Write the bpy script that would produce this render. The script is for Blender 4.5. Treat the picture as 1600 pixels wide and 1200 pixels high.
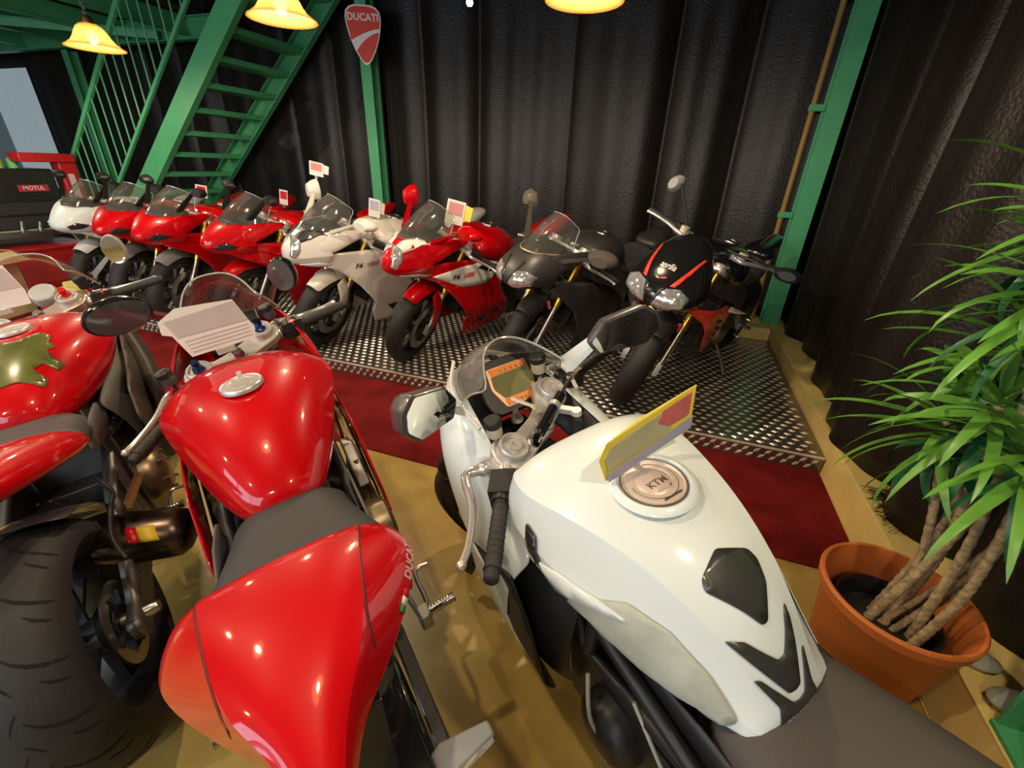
import bpy, bmesh, math, random
from mathutils import Vector, Matrix
from mathutils.bvhtree import BVHTree
rnd = random.Random(7)
for o in list(bpy.data.objects): bpy.data.objects.remove(o)
SC = bpy.context.scene
COL = SC.collection
R = math.radians
PI = math.pi

# ------------------------------------------------------------------ camera, world, light, exposure
F_PX, PITCH, ROLL, YAW, CAM_H = 679.8, .4625, .0395, .3283, 1.45
def make_camera():
    cd = bpy.data.cameras.new('camera'); cam = bpy.data.objects.new('camera', cd); COL.objects.link(cam)
    cd.sensor_width = 36; cd.sensor_fit = 'HORIZONTAL'; cd.lens = F_PX / 1600 * 36; cd.clip_start = .02; cd.clip_end = 80
    fwd = Vector((-math.sin(YAW) * math.cos(PITCH), math.cos(YAW) * math.cos(PITCH), -math.sin(PITCH)))
    right = Vector((math.cos(YAW), math.sin(YAW), 0)); up = right.cross(fwd)
    r = right * math.cos(ROLL) + up * math.sin(ROLL); u = r.cross(fwd)
    m = Matrix(((r.x, u.x, -fwd.x, 0), (r.y, u.y, -fwd.y, 0), (r.z, u.z, -fwd.z, CAM_H), (0, 0, 0, 1)))
    cam.matrix_world = m; SC.camera = cam
make_camera()
w = bpy.data.worlds.new('world'); SC.world = w; w.use_nodes = True
w.node_tree.nodes['Background'].inputs[0].default_value = (.55, .68, .85, 1)
w.node_tree.nodes['Background'].inputs[1].default_value = .35
SC.view_settings.view_transform = 'Standard'; SC.view_settings.look = 'None'
SC.view_settings.exposure = 0.12; SC.view_settings.gamma = 1.0; SC.view_settings.use_curve_mapping = False
LAMP_W = 44.0          # each pendant bulb
LAMP_COL = (1.0, .80, .54)
DAY_W = 170.0          # daylight entering by the shop-front window behind the viewer
def day_window_light():
    ld = bpy.data.lights.new('daylight', 'AREA'); ld.shape = 'RECTANGLE'; ld.size = 6.4; ld.size_y = 1.9
    ld.energy = DAY_W; ld.color = (.66, .83, 1.0)
    lo = bpy.data.objects.new('daylight', ld); COL.objects.link(lo)
    lo.location = (-3.2, -3.72, 1.75); lo.rotation_euler = (R(90), 0, 0)
day_window_light()

# ------------------------------------------------------------------ materials
MATS = {}
def lin(c): return tuple(((v / 12.92) if v <= .04045 else ((v + .055) / 1.055) ** 2.4) for v in c)
def mat(name, col, rough=.5, metal=0., coat=0., var=.06, scale=12., bump=0., bscale=60., trans=0., ior=1.45, spec=.5, emit=None, estr=0., sheen=0., alpha=1., coat_rough=.04):
    if name in MATS: return MATS[name]
    m = bpy.data.materials.new(name); m.use_nodes = True; nt = m.node_tree; b = nt.nodes['Principled BSDF']
    L = nt.links.new
    b.inputs['Roughness'].default_value = rough; b.inputs['Metallic'].default_value = metal
    b.inputs['Coat Weight'].default_value = coat; b.inputs['Coat Roughness'].default_value = coat_rough
    b.inputs['Transmission Weight'].default_value = trans; b.inputs['IOR'].default_value = ior
    b.inputs['Specular IOR Level'].default_value = spec; b.inputs['Sheen Weight'].default_value = sheen
    b.inputs['Alpha'].default_value = alpha
    tc = nt.nodes.new('ShaderNodeTexCoord'); nz = nt.nodes.new('ShaderNodeTexNoise')
    nz.inputs['Scale'].default_value = scale; nz.inputs['Detail'].default_value = 4
    L(tc.outputs['Object'], nz.inputs['Vector'])
    cr = nt.nodes.new('ShaderNodeValToRGB'); e = cr.color_ramp.elements
    e[0].position = .3; e[1].position = .7
    e[0].color = (*[max(0, v * (1 - var)) for v in col], 1); e[1].color = (*[min(1, v * (1 + var)) for v in col], 1)
    L(nz.outputs['Fac'], cr.inputs['Fac']); L(cr.outputs['Color'], b.inputs['Base Color'])
    if bump:
        n2 = nt.nodes.new('ShaderNodeTexNoise'); n2.inputs['Scale'].default_value = bscale; n2.inputs['Detail'].default_value = 5
        L(tc.outputs['Object'], n2.inputs['Vector'])
        bp = nt.nodes.new('ShaderNodeBump'); bp.inputs['Strength'].default_value = bump; bp.inputs['Distance'].default_value = .01
        L(n2.outputs['Fac'], bp.inputs['Height']); L(bp.outputs['Normal'], b.inputs['Normal'])
    if emit:
        b.inputs['Emission Color'].default_value = (*emit, 1); b.inputs['Emission Strength'].default_value = estr
    MATS[name] = m; return m
RED = mat('red_paint', (.44, .0006, .004), .35, coat=1, var=.02, spec=.12)
DKRED = mat('red_plastic', (.5, .006, .012), .3, coat=.6, var=.03)
REDORANGE = mat('red_orange_paint', (.75, .05, .025), .25, coat=1, var=.02)
WHITE = mat('white_paint', (.60, .665, .68), .4, coat=.45, var=.015, coat_rough=.12, spec=.2)
PEARL = mat('pearl_white_paint', (.66, .63, .57), .3, coat=.8, var=.02)
GREY = mat('grey_plastic', (.075, .075, .08), .55, var=.06)
LGREY = mat('light_grey_plastic', (.22, .225, .23), .5, var=.05)
BLACK = mat('black_plastic', (.012, .012, .013), .45, var=.1)
GLOSSBLK = mat('gloss_black_paint', (.008, .008, .009), .15, coat=1, var=.05)
MATTBLK = mat('matt_black_paint', (.035, .033, .032), .42, coat=.15, var=.06, coat_rough=.3)
RUBBER = mat('tyre_rubber', (.018, .018, .019), .62, var=.12, bump=.08, bscale=180)
GROOVE = mat('tread_groove', (.004, .004, .004), .9)
SEATM = mat('seat_vinyl', (.055, .054, .06), .6, var=.06, bump=.12, bscale=420)
ALU = mat('cast_aluminium', (.56, .54, .51), .36, metal=.55, var=.06, bump=.03, bscale=300)
DKALU = mat('dark_cast_metal', (.16, .15, .14), .45, metal=.8, var=.12)
CHROME = mat('chrome', (.82, .82, .82), .08, metal=1, var=.02)
POLISHED = mat('polished_lever_alloy', (.72, .71, .69), .2, metal=.7, var=.03)
STEEL = mat('brushed_steel', (.45, .44, .42), .3, metal=1, var=.08)
BRONZE = mat('bronze_engine_cover', (.30, .24, .15), .4, metal=.85, var=.08)
GOLD = mat('gold_anodised', (.75, .47, .07), .28, metal=1, var=.05)
ORANGE = mat('orange_print', (.9, .25, .03), .5, var=.03)
YELLOW = mat('yellow_plastic', (.75, .55, .04), .45, var=.04)
MIRROR = mat('mirror_glass', (.85, .87, .88), .02, metal=1, var=.01)
LENS = mat('headlight_lens', (.75, .78, .8), .06, metal=.75, var=.35, scale=45)
SMOKE = mat('smoked_lens', (.02, .02, .025), .08, coat=1)
LCD = mat('instrument_screen', (.20, .20, .09), .12, coat=1, var=.04)
PAPER = mat('white_card', (.62, .58, .55), .6, var=.04)
LILAC = mat('lilac_print', (.42, .37, .37), .6, var=.06)
CREAM = mat('reservoir_plastic', (.50, .43, .33), .4, var=.04)
GREENP = mat('green_steel_paint', (.075, .36, .165), .40, var=.08, scale=6)
TERRA = mat('terracotta_plastic', (.55, .155, .035), .5, var=.08, scale=5)
BARK = mat('dracaena_cane', (.33, .25, .14), .8, var=.4, scale=60, bump=.5, bscale=90)
LEAF = mat('green_leaf', (.085, .225, .028), .38, var=.35, scale=7)
DKLEAF = mat('dark_green_leaf', (.022, .11, .036), .35, var=.3, scale=7)
CARD = mat('cardboard', (.50, .38, .20), .75, var=.06)
SOIL = mat('dark_soil', (.012, .010, .008), .95, var=.4, scale=40, bump=.6, bscale=60)
CARBON = mat('carbon_fibre', (.05, .05, .055), .3, coat=1, var=.4, scale=140)
def glass(name, col=(1, 1, 1), refl=.12, tint=.9, haze=.09):
    if name in MATS: return MATS[name]
    m = bpy.data.materials.new(name); m.use_nodes = True; nt = m.node_tree; nt.nodes.remove(nt.nodes['Principled BSDF'])
    out = nt.nodes['Material Output']; tr = nt.nodes.new('ShaderNodeBsdfTransparent'); gl = nt.nodes.new('ShaderNodeBsdfGlossy')
    nz = nt.nodes.new('ShaderNodeTexNoise'); nz.inputs['Scale'].default_value = 9
    mr = nt.nodes.new('ShaderNodeMapRange'); mr.inputs[3].default_value = .03; mr.inputs[4].default_value = .09
    nt.links.new(nz.outputs['Fac'], mr.inputs[0]); nt.links.new(mr.outputs[0], gl.inputs['Roughness'])
    tr.inputs[0].default_value = (*[c * tint for c in col], 1)
    lw = nt.nodes.new('ShaderNodeLayerWeight'); lw.inputs[0].default_value = .5
    pw = nt.nodes.new('ShaderNodeMath'); pw.operation = 'POWER'; pw.inputs[1].default_value = 4; nt.links.new(lw.outputs['Facing'], pw.inputs[0])
    ma = nt.nodes.new('ShaderNodeMath'); ma.operation = 'MULTIPLY_ADD'; ma.inputs[1].default_value = .55; ma.inputs[2].default_value = refl * .35; ma.use_clamp = True
    nt.links.new(pw.outputs[0], ma.inputs[0])
    mx = nt.nodes.new('ShaderNodeMixShader'); nt.links.new(ma.outputs[0], mx.inputs[0])
    hz = nt.nodes.new('ShaderNodeBsdfDiffuse'); hz.inputs[0].default_value = (.75, .73, .70, 1); m2 = nt.nodes.new('ShaderNodeMixShader'); m2.inputs[0].default_value = haze
    nt.links.new(tr.outputs[0], m2.inputs[1]); nt.links.new(hz.outputs[0], m2.inputs[2])
    nt.links.new(m2.outputs[0], mx.inputs[1]); nt.links.new(gl.outputs[0], mx.inputs[2]); nt.links.new(mx.outputs[0], out.inputs[0])
    MATS[name] = m; return m
CLEAR = glass('clear_screen', (.93, .94, .92), .16, .88, .04)
EDGE = mat('screen_edge_highlight', (.6, .6, .58), .1, metal=.5)  # bright colour for the painted highlight along windscreen edges
SMOKESCR = glass('smoked_screen', (.72, .68, .63), .12, .8, .12)

# ------------------------------------------------------------------ mesh builder
def frames(pts):
    pts = [Vector(p) for p in pts]; T = []
    for i in range(len(pts)):
        a = pts[max(0, i - 1)]; b = pts[min(len(pts) - 1, i + 1)]; t = (b - a)
        T.append(t.normalized() if t.length > 1e-9 else Vector((0, 0, 1)))
    n = T[0].orthogonal().normalized(); out = []
    for i, t in enumerate(T):
        n = (n - t * n.dot(t));  n = n.normalized() if n.length > 1e-6 else t.orthogonal().normalized()
        out.append((pts[i], n, t.cross(n)))
    return out
def spline(pts, n=6):
    P = [Vector(p) for p in pts]; out = []
    for i in range(len(P) - 1):
        p0 = P[max(0, i - 1)]; p1 = P[i]; p2 = P[i + 1]; p3 = P[min(len(P) - 1, i + 2)]
        for k in range(n):
            t = k / n
            out.append(.5 * ((2 * p1) + (p2 - p0) * t + (2 * p0 - 5 * p1 + 4 * p2 - p3) * t * t + (3 * p1 - p0 - 3 * p2 + p3) * t ** 3))
    out.append(P[-1]); return out
def rounded(poly, r=.01, n=4):
    out = []; P = [Vector((p[0], p[1])) for p in poly]; N = len(P)
    for i in range(N):
        a, b, c = P[i - 1], P[i], P[(i + 1) % N]; d1 = (a - b); d2 = (c - b)
        rr = min(r, d1.length * .45, d2.length * .45); s = b + d1.normalized() * rr; e = b + d2.normalized() * rr
        for k in range(n + 1):
            t = k / n; out.append(tuple((1 - t) ** 2 * s + 2 * t * (1 - t) * b + t * t * e))
    return out
class MB:
    def __init__(s): s.v = []; s.f = []; s.m = []; s.cur = 0; s.creases = []
    def add(s, vs, fs):
        o = len(s.v); s.v += [tuple(v) for v in vs]; s.f += [tuple(i + o for i in f) for f in fs]; s.m += [s.cur] * len(fs); return o
    def box(s, c, size, rot=None, taper=1.):
        x, y, z = [d / 2 for d in size]
        vs = [Vector((i * x * (taper if k > 0 else 1), j * y * (taper if k > 0 else 1), k * z)) for k in (-1, 1) for j in (-1, 1) for i in (-1, 1)]
        if rot is not None:
            M = rot if isinstance(rot, Matrix) else Matrix.Rotation(rot[2], 3, 'Z') @ Matrix.Rotation(rot[1], 3, 'Y') @ Matrix.Rotation(rot[0], 3, 'X')
            vs = [M @ v for v in vs]
        c = Vector(c); s.add([v + c for v in vs], [(0, 2, 3, 1), (4, 5, 7, 6), (0, 1, 5, 4), (2, 6, 7, 3), (0, 4, 6, 2), (1, 3, 7, 5)]); return s
    def bar(s, a, b, w, h, up=(0, 0, 1)):
        a = Vector(a); b = Vector(b); t = (b - a); L = t.length; t.normalize(); u = Vector(up); sd = t.cross(u)
        if sd.length < 1e-5: sd = t.orthogonal()
        sd.normalize(); u = sd.cross(t); M = Matrix((sd, t, u)).transposed()
        return s.box((a + b) / 2, (w, L, h), M)
    def tube(s, pts, r, n=10, cap=True, closed=False):
        fr = frames(pts); rs = r if isinstance(r, (list, tuple)) else [r] * len(fr); vs = []; fs = []
        for (p, a, b), rr in zip(fr, rs):
            for k in range(n):
                t = 2 * PI * k / n; vs.append(p + (a * math.cos(t) + b * math.sin(t)) * rr)
        m = len(fr)
        for i in range(m - 1 + (1 if closed else 0)):
            for k in range(n):
                i2 = (i + 1) % m; fs.append((i * n + k, i * n + (k + 1) % n, i2 * n + (k + 1) % n, i2 * n + k))
        if cap and not closed: fs.append(tuple(range(n))[::-1]); fs.append(tuple((m - 1) * n + k for k in range(n)))
        s.add(vs, fs); return s
    def lathe(s, prof, origin=(0, 0, 0), axis=(0, 0, 1), n=32, closed=False, a0=0, a1=2 * PI):
        ax = Vector(axis).normalized(); e1 = ax.orthogonal().normalized()
        if abs(ax.y) > .9: e1 = Vector((1, 0, 0))
        e2 = ax.cross(e1); O = Vector(origin); vs = []; fs = []; full = abs(a1 - a0 - 2 * PI) < 1e-6; N = n if full else n + 1
        for k in range(N):
            t = a0 + (a1 - a0) * k / n; d = e1 * math.cos(t) + e2 * math.sin(t)
            for (rr, h) in prof: vs.append(O + d * rr + ax * h)
        m = len(prof)
        for k in range(n):
            k2 = (k + 1) % N
            for i in range(m - 1 + (1 if closed else 0)):
                j = (i + 1) % m; fs.append((k * m + i, k2 * m + i, k2 * m + j, k * m + j))
        s.add(vs, fs); return s
    def rings(s, rings, closed=True, cap0=True, cap1=True, crease=(), cw=.8):
        n = len(rings[0]); vs = [v for r in rings for v in r]; fs = []
        for i in range(len(rings) - 1):
            for k in range(n if closed else n - 1):
                fs.append((i * n + k, i * n + (k + 1) % n, (i + 1) * n + (k + 1) % n, (i + 1) * n + k))
        if closed and cap0: fs.append(tuple(range(n))[::-1])
        if closed and cap1: fs.append(tuple((len(rings) - 1) * n + k for k in range(n)))
        o = s.add(vs, fs)
        for c in crease:
            for i in range(len(rings) - 1): s.creases.append((o + i * n + c, o + (i + 1) * n + c, cw))
        return s
    def body(s, secs, crease=(), cw=.8, cap0=True, cap1=True):
        """secs: [(x, [(y,z) half profile from top centre to bottom])], mirrored in y"""
        rings = []
        for x, hp in secs:
            left = [Vector((x, y, z)) for y, z in hp]; right = [Vector((x, -y, z)) for y, z in hp if y > 1e-6][::-1]
            rings.append(left + right)
        n = len(rings[0]); cc = []
        h = len(secs[0][1]); ctop = 1 if secs[0][1][0][0] < 1e-6 else 0
        for c in crease: cc.append(c); cc.append(n - c if ctop else n - 1 - c)
        return s.rings(rings, True, cap0, cap1, cc, cw)
    def grid(s, rows):
        return s.rings([[Vector(p) for p in r] for r in rows], closed=False)
    def prism(s, outline, h0, h1, fn=None):
        n = len(outline); fn = fn or (lambda u, v, h: (u, v, h))
        vs = [fn(u, v, h0) for u, v in outline] + [fn(u, v, h1) for u, v in outline]
        fs = [tuple(range(n))[::-1], tuple(range(n, 2 * n))] + [(i, (i + 1) % n, n + (i + 1) % n, n + i) for i in range(n)]
        s.add(vs, fs); return s
    def ball(s, c, r, n=14, squash=(1, 1, 1)):
        c = Vector(c); m = max(6, n // 2); rings = []
        for i in range(m + 1):
            ph = PI * i / m
            rings.append([c + Vector((math.sin(ph) * math.cos(2 * PI * k / n) * r * squash[0], math.sin(ph) * math.sin(2 * PI * k / n) * r * squash[1], math.cos(ph) * r * squash[2])) for k in range(n)])
        return s.rings(rings, True, False, False)
    def xf(s, M):
        s.v = [tuple(M @ Vector(v)) for v in s.v]; return s
    def mesh(s, name, mats, smooth=True, angle=40, merge=True):
        me = bpy.data.meshes.new(name); me.from_pydata(s.v, [], s.f)
        if s.creases:
            ed = {tuple(sorted(e.vertices)): e.index for e in me.edges}
            at = me.attributes.new('crease_edge', 'FLOAT', 'EDGE')
            for a, b, c in s.creases:
                i = ed.get((min(a, b), max(a, b)))
                if i is not None: at.data[i].value = c
            sh = me.attributes.new('sharp_edge', 'BOOLEAN', 'EDGE')
            for a, b, c in s.creases:
                i = ed.get((min(a, b), max(a, b)))
                if i is not None and c >= .55: sh.data[i].value = True
        mats = mats if isinstance(mats, (list, tuple)) else [mats]
        for m in mats: me.materials.append(m)
        if len(mats) > 1: me.polygons.foreach_set('material_index', s.m)
        bm = bmesh.new(); bm.from_mesh(me)
        if merge: bmesh.ops.remove_doubles(bm, verts=bm.verts, dist=1e-5)
        bmesh.ops.recalc_face_normals(bm, faces=bm.faces); bm.to_mesh(me); bm.free()
        me.polygons.foreach_set('use_smooth', [smooth] * len(me.polygons))
        if smooth and angle: me.set_sharp_from_angle(angle=R(angle))
        me.update(); return me
    def build(s, name, mats, parent=None, smooth=True, angle=40, bevel=0, subsurf=0, solid=0, label=None, solid_off=-1, mirror=False, bseg=2):
        if subsurf: angle = 0
        o = put(name, s.mesh(name, mats, smooth, angle), parent)
        if mirror:
            md = o.modifiers.new('mirror', 'MIRROR'); md.use_axis = (False, True, False)
        if solid:
            md = o.modifiers.new('solidify', 'SOLIDIFY'); md.thickness = solid; md.offset = solid_off
        if bevel:
            md = o.modifiers.new('bevel', 'BEVEL'); md.width = bevel; md.segments = bseg; md.limit_method = 'ANGLE'; md.angle_limit = R(35); md.harden_normals = False
        if subsurf:
            md = o.modifiers.new('subsurf', 'SUBSURF'); md.levels = subsurf; md.render_levels = subsurf
        if label: o['label'] = label
        return o
def put(name, me, parent=None, M=None):
    o = bpy.data.objects.new(name, me); COL.objects.link(o)
    if parent is not None: o.parent = parent
    if M is not None: o.matrix_local = M
    return o
def thing(name, label, cat, loc=(0, 0, 0), rot=(0, 0, 0), group=None):
    o = bpy.data.objects.new(name, None); COL.objects.link(o); o.empty_display_size = .1
    o.location = loc; o.rotation_euler = rot; o['label'] = label; o['category'] = cat
    if group: o['group'] = group
    return o
def tag(o, label, cat, group=None):
    o['label'] = label; o['category'] = cat
    if group: o['group'] = group
    return o
def struct(o, label=None):
    o['kind'] = 'structure'
    if label: o['label'] = label
    return o
def poly_bm(outline, step):
    bm = bmesh.new(); vs = [bm.verts.new((u, v, 0)) for u, v in outline]; bm.faces.new(vs)
    us = [p[0] for p in outline]; vv = [p[1] for p in outline]
    for ax, lo, hi in ((0, min(us), max(us)), (1, min(vv), max(vv))):
        k = max(1, int((hi - lo) / step))
        for i in range(1, k):
            c = lo + (hi - lo) * i / k; co = [0, 0, 0]; no = [0, 0, 0]; co[ax] = c; no[ax] = 1
            bmesh.ops.bisect_plane(bm, geom=bm.verts[:] + bm.edges[:] + bm.faces[:], plane_co=co, plane_no=no)
    return bm
def bm_obj(name, bm, m, parent, solid=0, smooth=True, label=None, mirror=False, solid_off=1, angle=35):
    bmesh.ops.triangulate(bm, faces=[f for f in bm.faces if len(f.verts) > 4])
    bmesh.ops.recalc_face_normals(bm, faces=bm.faces)
    me = bpy.data.meshes.new(name); bm.to_mesh(me); bm.free(); me.materials.append(m)
    me.polygons.foreach_set('use_smooth', [smooth] * len(me.polygons))
    o = put(name, me, parent)
    if mirror:
        md = o.modifiers.new('mirror', 'MIRROR'); md.use_axis = (False, True, False)
    if solid:
        md = o.modifiers.new('solidify', 'SOLIDIFY'); md.thickness = solid; md.offset = solid_off
    if label: o['label'] = label
    return o
def panel(name, outline, yf, m, parent, step=.035, solid=.006, side=1, rd=.012, label=None):
    """outline in (x,z); y from yf(x,z) ; real sheet with thickness on one side of the bike"""
    bm = poly_bm(rounded(outline, rd, 3) if rd else outline, step)
    for v in bm.verts: x, z = v.co.x, v.co.y; v.co = Vector((x, side * yf(x, z), z))
    bmesh.ops.recalc_face_normals(bm, faces=bm.faces)
    for f in bm.faces:
        pass
    if sum(f.normal.y * f.calc_area() for f in bm.faces) * side < 0:
        bmesh.ops.reverse_faces(bm, faces=bm.faces)
    bmesh.ops.triangulate(bm, faces=[f for f in bm.faces if len(f.verts) > 4])
    me = bpy.data.meshes.new(name); bm.to_mesh(me); bm.free(); me.materials.append(m)
    me.polygons.foreach_set('use_smooth', [True] * len(me.polygons))
    o = put(name, me, parent); md = o.modifiers.new('solidify', 'SOLIDIFY'); md.thickness = solid; md.offset = -1
    if label: o['label'] = label
    return o
def bvh_of(o):
    bpy.context.view_layer.update(); dg = bpy.context.evaluated_depsgraph_get(); return BVHTree.FromObject(o, dg)
def decal(name, outline, bvh, axis, m, parent, off=.0015, step=.015, rd=.004, solid=.0012, sign=1, label=None):
    """lay a thin piece onto a surface: outline in the two other axes, cast along `axis` from +sign"""
    ol = rounded(outline, rd, 3) if rd else outline
    bm = poly_bm(ol, step); a = {'x': (0, 1, 2), 'y': (1, 0, 2), 'z': (2, 0, 1)}[axis]
    dirv = Vector((0, 0, 0)); dirv[a[0]] = -sign; bad = []
    for v in bm.verts:
        p = Vector((0, 0, 0)); p[a[1]] = v.co.x; p[a[2]] = v.co.y; p[a[0]] = sign * 5
        h = bvh.ray_cast(p, dirv)
        if h[0] is None:
            q = p.copy(); q[a[0]] = 0; n = bvh.find_nearest(q if axis != 'z' else Vector((p.x, p.y, .8)))
            v.co = n[0] + n[1] * off
        else:
            nn = h[1] if h[1].dot(dirv) < 0 else -h[1]; v.co = h[0] + nn * off
    ref = -dirv
    bmesh.ops.recalc_face_normals(bm, faces=bm.faces)
    if sum(f.normal.dot(ref) * f.calc_area() for f in bm.faces) < 0: bmesh.ops.reverse_faces(bm, faces=bm.faces)
    bmesh.ops.triangulate(bm, faces=[f for f in bm.faces if len(f.verts) > 4])
    me = bpy.data.meshes.new(name); bm.to_mesh(me); bm.free(); me.materials.append(m)
    me.polygons.foreach_set('use_smooth', [True] * len(me.polygons))
    o = put(name, me, parent); md = o.modifiers.new('solidify', 'SOLIDIFY'); md.thickness = solid; md.offset = 1
    if label: o['label'] = label
    return o
def text_mesh(txt, size=1., ext=.02, bold=.0, shear=0., spacing=1.):
    cu = bpy.data.curves.new('lettering', 'FONT'); cu.body = txt; cu.size = size; cu.extrude = ext * size; cu.offset = bold * size
    cu.align_x = 'CENTER'; cu.align_y = 'CENTER'; cu.shear = shear; cu.space_character = spacing; cu.resolution_u = 3
    ob = bpy.data.objects.new('lettering', cu); COL.objects.link(ob); bpy.context.view_layer.update()
    me = bpy.data.meshes.new_from_object(ob.evaluated_get(bpy.context.evaluated_depsgraph_get())); bpy.data.objects.remove(ob); bpy.data.curves.remove(cu)
    return me
def lettering(txt, size, M, m, parent, ext=.01, bold=.02, shear=0., spacing=1., name='lettering'):
    me = text_mesh(txt, size, ext, bold, shear, spacing); me.materials.clear(); me.materials.append(m)
    return put(name, me, parent, M)
def basis(o, x, y):
    x = Vector(x).normalized(); y = Vector(y); z = x.cross(y).normalized(); y = z.cross(x)
    return Matrix(((x.x, y.x, z.x, o[0]), (x.y, y.y, z.y, o[1]), (x.z, y.z, z.z, o[2]), (0, 0, 0, 1)))

# ================================================================== THE SETTING
XR, YA, YB, ZP, ZL, XL = .99, 2.41, 1.648, .097, .208, -6.2
def floor_mat():
    m = bpy.data.materials.new('ochre_floor_coating'); m.use_nodes = True; nt = m.node_tree; b = nt.nodes['Principled BSDF']; L = nt.links.new
    tc = nt.nodes.new('ShaderNodeTexCoord')
    n1 = nt.nodes.new('ShaderNodeTexNoise'); n1.inputs['Scale'].default_value = 1.3; n1.inputs['Detail'].default_value = 6; n1.inputs['Roughness'].default_value = .6
    n2 = nt.nodes.new('ShaderNodeTexNoise'); n2.inputs['Scale'].default_value = 7; n2.inputs['Detail'].default_value = 8
    L(tc.outputs['Object'], n1.inputs['Vector']); L(tc.outputs['Object'], n2.inputs['Vector'])
    c1 = nt.nodes.new('ShaderNodeValToRGB'); e = c1.color_ramp.elements; e[0].position = .35; e[1].position = .68
    e[0].color = (.44, .29, .070, 1); e[1].color = (.56, .41, .125, 1)
    L(n1.outputs['Fac'], c1.inputs['Fac'])
    c2 = nt.nodes.new('ShaderNodeValToRGB'); e = c2.color_ramp.elements; e[0].position = .3; e[1].position = .75; e[0].color = (.78, .74, .70, 1); e[1].color = (1, 1, 1, 1)
    L(n2.outputs['Fac'], c2.inputs['Fac'])
    mx = nt.nodes.new('ShaderNodeMix'); mx.data_type = 'RGBA'; mx.blend_type = 'MULTIPLY'; mx.inputs[0].default_value = 1
    L(c1.outputs['Color'], mx.inputs[6]); L(c2.outputs['Color'], mx.inputs[7]); L(mx.outputs[2], b.inputs['Base Color'])
    mr = nt.nodes.new('ShaderNodeMapRange'); mr.inputs[3].default_value = .24; mr.inputs[4].default_value = .42; L(n2.outputs['Fac'], mr.inputs[0]); L(mr.outputs[0], b.inputs['Roughness'])
    return m
FLOORM = floor_mat()
KERBM = mat('yellow_kerb_paint', (.78, .60, .22), .42, var=.1, scale=3, bump=.04, bscale=30)
CARPETM = mat('dark_red_carpet', (.19, .013, .014), .95, var=.3, scale=5, bump=.6, bscale=500, spec=.1)
CURTM = mat('black_vinyl_curtain', (.012, .0095, .0085), .40, var=.12, scale=4, bump=.45, bscale=60, spec=.34)
PLATEM = mat('aluminium_checker_plate', (.27, .245, .225), .25, metal=.8, var=.18, scale=3, bump=.03, bscale=120)
STUDM = mat('pale_stud_metal', (.85, .78, .68), .28, metal=.45, var=.15, scale=30)  # paler and less metallic than the plates
CEILM = mat('dark_ceiling', (.02, .02, .02), .8)
WALLM = mat('pale_wall', (.38, .38, .36), .7)
GREYDOOR = mat('blue_grey_shutter', (.20, .26, .30), .55, var=.06)

fl = MB().box((-4.4, .6, -.05), (13.4, 9.4, .1)).build('floor', FLOORM, smooth=False); struct(fl, 'glossy ochre painted floor')
ce = MB().box((-4.4, .6, 3.75), (13.4, 9.4, .1)).build('ceiling', CEILM, smooth=False); struct(ce)
MBw = MB().box((-4.4, 5.2, 1.8), (13.4, .1, 3.8)).build('wall_back', CEILM, smooth=False); struct(MBw)
o = MB().box((2.2, .6, 1.8), (.1, 9.4, 3.8)).build('wall_right', CEILM, smooth=False); struct(o)
o = MB().box((-11.0, .6, 1.8), (.1, 9.4, 3.8)).build('wall_left', GREYDOOR, smooth=False); struct(o)
o = MB().box((-10.15, 5.13, 1.55), (1.6, .02, 2.0)).build('window_2', mat('daylit_blind', (.25, .3, .33), .6, emit=(.42, .52, .58), estr=.42), smooth=False); struct(o, 'blue-grey daylit blind at the far left')
# front wall with the shop window (behind the viewer)
m = MB(); m.box((-4.4, -3.6, .35), (13.4, .1, .7)); m.box((-4.4, -3.6, 3.25), (13.4, .1, 1.1)); m.box((-8.75, -3.6, 1.7), (4.7, .1, 2.0)); m.box((1.1, -3.6, 1.7), (2.2, .1, 2.0))
o = m.build('wall_front', WALLM, smooth=False); struct(o)
wf = MB()
for x in (-6.4, -4.3, -2.15, 0): wf.box((x, -3.6, 1.7), (.07, .14, 2.0))
wf.box((-3.2, -3.6, .73), (6.5, .14, .06)); wf.box((-3.2, -3.6, 2.67), (6.5, .14, .06))
o = wf.build('window_1', mat('window_frame_metal', (.3, .3, .3), .5), smooth=False); struct(o, 'wide shop-front window frame')
# raised yellow kerb along the right side and the back
m = MB(); m.box(((XR + 2.15) / 2, 1.5, ZL / 2), (2.15 - XR, 7.3, ZL)); m.box(((XR - 6.6) / 2, 4.76, ZL / 2), (XR + 6.6, .78, ZL))
o = m.build('trim_1', KERBM, smooth=False, bevel=.008); struct(o, 'yellow painted concrete kerb around the display platform')

# carpet runner
cp = MB().box(((XR - 6.6) / 2, (YA + YB) / 2, .004), (XR + 6.6 - .01, YA - YB, .008)).build('carpet_runner', CARPETM, smooth=False, bevel=.003)
tag(cp, 'dark red carpet runner along the foot of the metal platform', 'carpet')

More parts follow.
